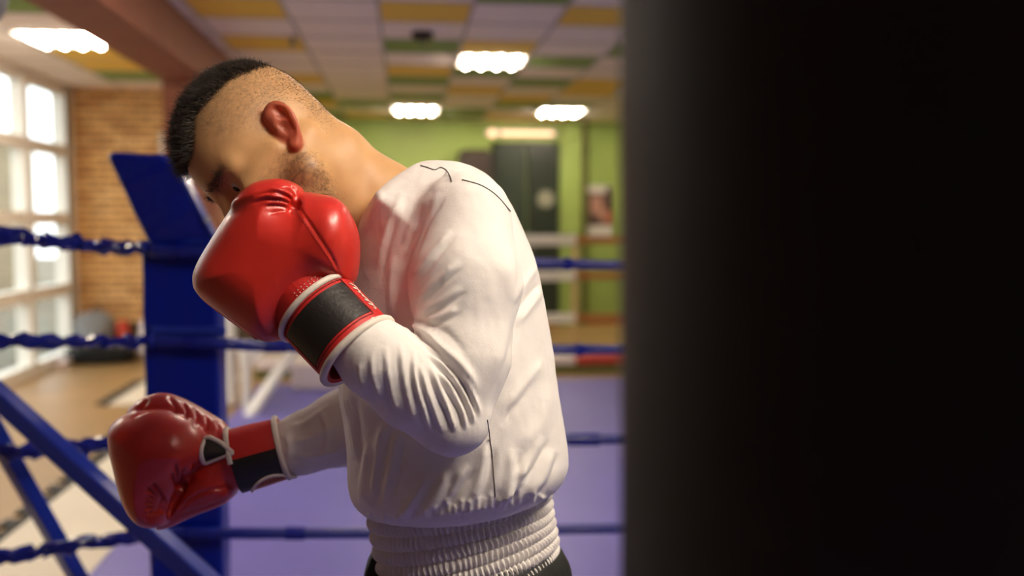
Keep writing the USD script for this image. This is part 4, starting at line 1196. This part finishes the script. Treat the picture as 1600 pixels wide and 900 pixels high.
def cuff_ring(A, B, ra, rb, dep, s, r, lift=0.001, a0=0, a1=2 * math.pi, skew=0.0):
    full = a1 - a0 > 6.2
    a_ = np.linspace(a0, a1, 72, endpoint=not full)
    p = on_cuff(A, B, ra, rb, dep, s + skew * np.sin(a_), a_, lift)
    return tube(p, r, 10, closed=full)
def squiggle(A, B, ra, rb, dep, s0, s1, ang, amp, loops):   # handwritten-looking lettering along the cuff
    u = np.linspace(0, 1, 150)
    s = s0 + (s1 - s0) * u + 0.035 * np.sin(u * loops * 2 * np.pi + 0.6)
    a_ = ang + amp * np.cos(u * loops * 2 * np.pi) * (0.6 + 0.4 * np.sin(u * 9.0 + 1))
    return tube(on_cuff(A, B, ra, rb, dep, s, a_, 0.0014), 0.0009, 6)

# near glove
ng = thing_child = UsdGeom.Xform.Define(stage, f'{boxer.GetPath()}/' + numbered(str(boxer.GetPath()), 'boxing_glove')).GetPrim()
tag(ng, 'raised red glove in front of the face')
GD = 1.345
G = Grid([L(285, 450, 1.36)[0], L(800, 570, 1.36)[1], -1.45], [L(585, 450, 1.3)[0], L(800, 265, 1.36)[1], -1.235], 0.0021)
whole = [(440, 288), (402, 295), (368, 326), (338, 370), (313, 413), (307, 438), (316, 462), (356, 494), (402, 527), (430, 534), (452, 522), (500, 474), (538, 444), (553, 440), (559, 412), (557, 372), (545, 349), (520, 317), (490, 302), (476, 305), (468, 312), (460, 294)]
f = G.pillow(spline(whole, 120, closed=True), GD, 0.078, 0.072)
lump = [(374, 322), (402, 292), (438, 283), (462, 290), (470, 306), (462, 326), (436, 334), (404, 330)]
f = smin(f, G.pillow(spline(lump, 50, closed=True), 1.335, 0.062, 0.036), 0.016)
f = smin(f, G.ellipsoid(L(520, 368, 1.312), (0.026, 0.045, 0.043)), 0.03)
gm = G.mesh(f, 6)
cr = []
for p, w, h in ((((462, 318), (448, 306), (424, 300), (396, 306)), 2.6, -0.0030), (((458, 322), (440, 313), (414, 312), (386, 320)), 2.6, -0.0026), (((464, 314), (456, 300), (440, 292)), 2.4, -0.0024),
                (((456, 326), (436, 321), (412, 322)), 2.6, -0.0024), (((466, 312), (464, 300), (456, 290)), 2.4, -0.002), (((455, 332), (440, 330), (420, 334)), 2.4, -0.0016), (((468, 320), (458, 324), (450, 334)), 5.0, -0.006),
                (((461, 310), (444, 299), (420, 294)), 3, 0.0018), (((459, 319), (440, 309), (412, 305)), 3, 0.0018), (((456, 324), (436, 317), (408, 317)), 3, 0.0018),
                (((470, 314), (462, 318), (452, 318)), 4.0, -0.006), (((466, 322), (482, 346), (502, 376), (520, 404), (532, 430)), 1.9, -0.0024),
                (((520, 440), (506, 446), (496, 458)), 3.0, -0.003), (((532, 432), (516, 434), (500, 440)), 2.6, -0.002)):
    cr.append((p, w, h))
gm = folds(gm, cr, 0.0)
shell = obj('glove_shell', world(gm), 'leather_red', ng, smooth=True)
# stitching beside the seam
GV, GP, GN = np.array(gm.vertices), pix(np.array(gm.vertices)), normals(gm)
def lay_on(V, P, N, pts, lift):
    t_ = scipy.spatial.cKDTree(P)
    out = []
    for p in pts:
        k = np.array(t_.query_ball_point(p, 2.6))
        if len(k) == 0:
            k = np.array([t_.query(p)[1]])
        k = k[V[k, 2] > V[k, 2].max() - 0.006]
        out.append(L(p[0], p[1], -V[k, 2].mean()) + N[k].mean(0) * lift)
    return np.array(out)
sp_ = lay_on(GV, GP, GN, spline(((463, 330), (478, 352), (498, 381), (516, 408), (526, 430)), 60), 0.0004)
st_ = [tube(sp_[i:i + 2] + (sp_[i + 1] - sp_[i]) * 0.15, 0.0006, 6) for i in range(0, len(sp_) - 1, 2)]
obj('stitching', world(cat_(st_)), 'thread_red', ng, smooth=True)
ed = [L(px, py, GD) for px, py in spline([(372, 321), (340, 367), (312, 413), (306, 438), (315, 463), (356, 496), (402, 529)], 60)]
obj('edge_piping', world(tube(np.array(ed), 0.0026, 8)), 'leather_red', ng, smooth=True)
A, B = L(561, 550, 1.293), L(495, 481, 1.318)
ra, rb, dep = 0.0585, 0.0590, 0.96
cu = make_cuff(A, B, ra, rb, dep, ng)
obj('piping', world(cuff_ring(A, B, ra, rb, dep, 1.0, 0.0046)), 'piping_white', ng, smooth=True, label='white piping at the fist end of the cuff')
obj('piping', world(cuff_ring(A, B, ra, rb, dep, 0.02, 0.0052)), 'piping_white', ng, smooth=True, label='white piping at the wrist end of the cuff')
dg = math.radians
obj('strap_patch', world(cuff_patch(A, B, ra, rb, dep, 0.20, 0.86, dg(-52), dg(63), 0.0004, 0.0020)), 'strap_black', ng, smooth=40, label='black hook-and-loop patch')
lp = [on_cuff(A, B, ra, rb, dep, s, a, 0.0012) for s, a in [(s, dg(-55)) for s in np.linspace(0.16, 0.92, 14)] + [(0.92, a) for a in np.linspace(dg(-55), dg(66), 24)] + [(s, dg(66)) for s in np.linspace(0.92, 0.16, 14)] + [(0.16, a) for a in np.linspace(dg(66), dg(-55), 24)]]
obj('stitching', world(tube(np.array(lp), 0.0008, 6, closed=True)), 'thread_red', ng, smooth=True)
obj('lettering', world(squiggle(A, B, ra, rb, dep, 0.78, 0.24, dg(-67), 0.085, 6)), 'piping_white', ng, smooth=True, label='small white script lettering')
ax, ac, tv_, ln = cuff_frame(A, B)
nb = G = None
c1, c2 = B + ax * 0.0 , B + ax * 0.03
th_ = np.arange(48) * 2 * np.pi / 48
rings = [B + ax * s + r * (ac * np.sin(th_)[:, None] + dep * tv_ * np.cos(th_)[:, None]) for s, r in ((-0.004, 0.056), (0.006, 0.0555), (0.022, 0.056), (0.040, 0.050))]
P = np.stack(rings)
P = np.concatenate([P, P[:, :1]], 1)
vv_, q_ = strip(P)
obj('neck_mesh', world(trimesh.Trimesh(vv_, np.vstack([q_[:, [0, 1, 2]], q_[:, [0, 2, 3]]]), process=False)), 'strap_red', ng, smooth=60)

dots = []
for r_, off in ((0.0562, 0.009), (0.0560, 0.014)):
    for a in np.linspace(dg(-52), dg(8), 11):
        e = trimesh.creation.icosphere(1, 0.0009)
        e.apply_translation(B + ax * off + r_ * (ac * np.sin(a) + dep * tv_ * np.cos(a)))
        dots.append(e)
obj('perforations', world(cat_(dots)), 'piping_white', ng, smooth=True, kind='stuff')

# far glove
fg = UsdGeom.Xform.Define(stage, f'{boxer.GetPath()}/' + numbered(str(boxer.GetPath()), 'boxing_glove')).GetPrim()
tag(fg, 'lowered red glove seen from its palm side')
FD = 1.63
G = Grid([L(165, 450, 1.66)[0], L(800, 835, 1.66)[1], -1.78], [L(395, 450, 1.6)[0], L(800, 605, 1.66)[1], -1.52], 0.0024)
fist = [(176, 668), (192, 650), (216, 642), (246, 638), (272, 643), (296, 655), (314, 676), (322, 700), (320, 716), (310, 734), (291, 755), (276, 776), (268, 798), (262, 816), (246, 822), (226, 819), (207, 800), (194, 770), (184, 730), (177, 700)]
f = G.pillow(spline(fist, 90, closed=True), FD - 0.012, 0.082, 0.078)
heel = [(290, 740), (312, 716), (345, 709), (362, 718), (370, 742), (371, 766), (352, 786), (308, 804), (268, 822), (250, 820), (268, 786)]
f = smin(f, G.pillow(spline(heel, 60, closed=True), FD + 0.035, 0.060, 0.050), 0.004)
th = [(204, 652), (212, 630), (238, 616), (262, 616), (292, 628), (322, 645), (346, 660), (355, 675), (348, 690), (320, 700), (280, 690), (240, 680)]
f = smin(f, G.pillow(spline(th, 60, closed=True), FD + 0.05, 0.050, 0.042), 0.006)
wr = G.cone(L(330, 715, 1.67), L(376, 716, 1.665), 0.050, 0.047)
f = smin(f, wr, 0.012)
gm = G.mesh(f, 6)
cr = []
g = np.random.default_rng(8)
for k, an in enumerate(np.linspace(95, 190, 9)):               # gathers where the fist is stitched to the palm
    r0, r1 = 8, g.uniform(34, 52)
    c_, s_ = math.cos(math.radians(an)), -math.sin(math.radians(an))
    p0 = (268 + (18 if an < 130 else 0) + r0 * c_, 796 - (16 if an < 130 else 0) + r0 * s_)
    cr.append(((p0, (p0[0] + r1 * 0.5 * c_ + 3, p0[1] + r1 * 0.5 * s_), (p0[0] + r1 * c_ + 5, p0[1] + r1 * s_)), 2.6, -0.0060))
for p in (((284, 768), (290, 746), (290, 728)), ((292, 756), (302, 738), (303, 722)), ((302, 744), (312, 730), (312, 716))):
    cr.append((p, 2.6, -0.0040))
cr += [(((264, 812), (268, 794), (284, 766), (304, 738), (322, 716)), 3.4, -0.007), (((276, 804), (300, 778), (334, 765), (368, 760)), 3, -0.0030), (((280, 806), (312, 795), (352, 781)), 2.5, -0.002),
       (((262, 618), (272, 632), (276, 646)), 3.4, -0.0028), (((284, 626), (292, 642), (292, 656)), 3, -0.0030), (((304, 636), (308, 652), (304, 670)), 3.6, -0.0026), (((322, 648), (324, 662), (318, 676)), 3.2, -0.0026),
       (((338, 656), (342, 668), (336, 680)), 3, -0.0024), (((232, 622), (224, 634), (214, 642)), 3.5, -0.003), (((205, 654), (230, 640), (262, 638), (296, 652), (318, 676)), 3.0, -0.005)]
gm = folds(gm, cr, -0.1)
shell = obj('glove_shell', world(gm), 'leather_red', fg, smooth=True)
GV, GP, GN = np.array(gm.vertices), pix(np.array(gm.vertices)), normals(gm)
vent = spline([(321, 687), (333, 680), (346, 686), (357, 698), (364, 707), (350, 712), (332, 719), (320, 722), (315, 706)], 42, closed=True)
vp = lay_on(GV, GP, GN, vent, 0.0)
vp[:, 2] = np.maximum(vp[:, 2], np.percentile(vp[:, 2], 60)) + 0.004
ctr = vp.mean(0)
obj('palm_vent', world(trimesh.convex.convex_hull(np.vstack([ctr + (vp - ctr) * 0.97, ctr + (vp - ctr) * 0.9 - [0, 0, 0.012]]))), 'lining_dark', fg, label='dark vent in the palm')
obj('vent_piping', world(tube(vp, 0.0040, 10, closed=True)), 'piping_white', fg, smooth=True)
A, B = L(443, 699, 1.672), L(367, 720, 1.660)
ra, rb, dep = 0.0520, 0.0555, 0.86
make_cuff(A, B, ra, rb, dep, fg)
obj('piping', world(cuff_ring(A, B, ra, rb, dep, 1.0, 0.0046, a0=dg(-175), a1=dg(4))), 'piping_white', fg, smooth=True, label='white piping on the fist end')
obj('piping', world(cuff_ring(A, B, ra, rb, dep, 0.03, 0.0050)), 'piping_white', fg, smooth=True, label='white piping on the wrist end')
obj('strap_patch', world(cuff_patch(A, B, ra, rb, dep, 0.03, 0.99, dg(-2), dg(82), 0.0004, 0.0022)), 'strap_black', fg, smooth=40, label='black hook-and-loop patch')
def disc(s, a_):
    u, k = (s - s.min()) / np.ptp(s), (a_ - a_.min()) / np.ptp(a_)
    rr_ = u * 1.0
    t_ = k * 2 * np.pi
    return 0.36 + 0.44 * rr_ * np.cos(t_), dg(92) + dg(44) * rr_ * np.sin(t_)
obj('logo_disc', world(cuff_patch(A, B, ra, rb, dep, 0, 1, 0, 1, 0.0022, 0.0030, disc)), 'logo_orange', fg, smooth=40, label='round orange emblem')
t_ = np.linspace(0, 2 * np.pi, 60, endpoint=False)
obj('logo_ring', world(tube(on_cuff(A, B, ra, rb, dep, 0.36 + 0.45 * np.cos(t_), dg(92) + dg(45) * np.sin(t_), 0.003), 0.0030, 8, closed=True)), 'piping_white', fg, smooth=True)
lt = []
for k, a in enumerate(np.linspace(0.12, 0.60, 7)):
    p = on_cuff(A, B, ra, rb, dep, np.array([a, a + 0.02, a + 0.045]), np.array([dg(66), dg(58), dg(66)]), 0.0034)
    lt.append(tube(p, 0.0008, 6))
obj('lettering', world(cat_(lt)), 'thread_red', fg, smooth=True)
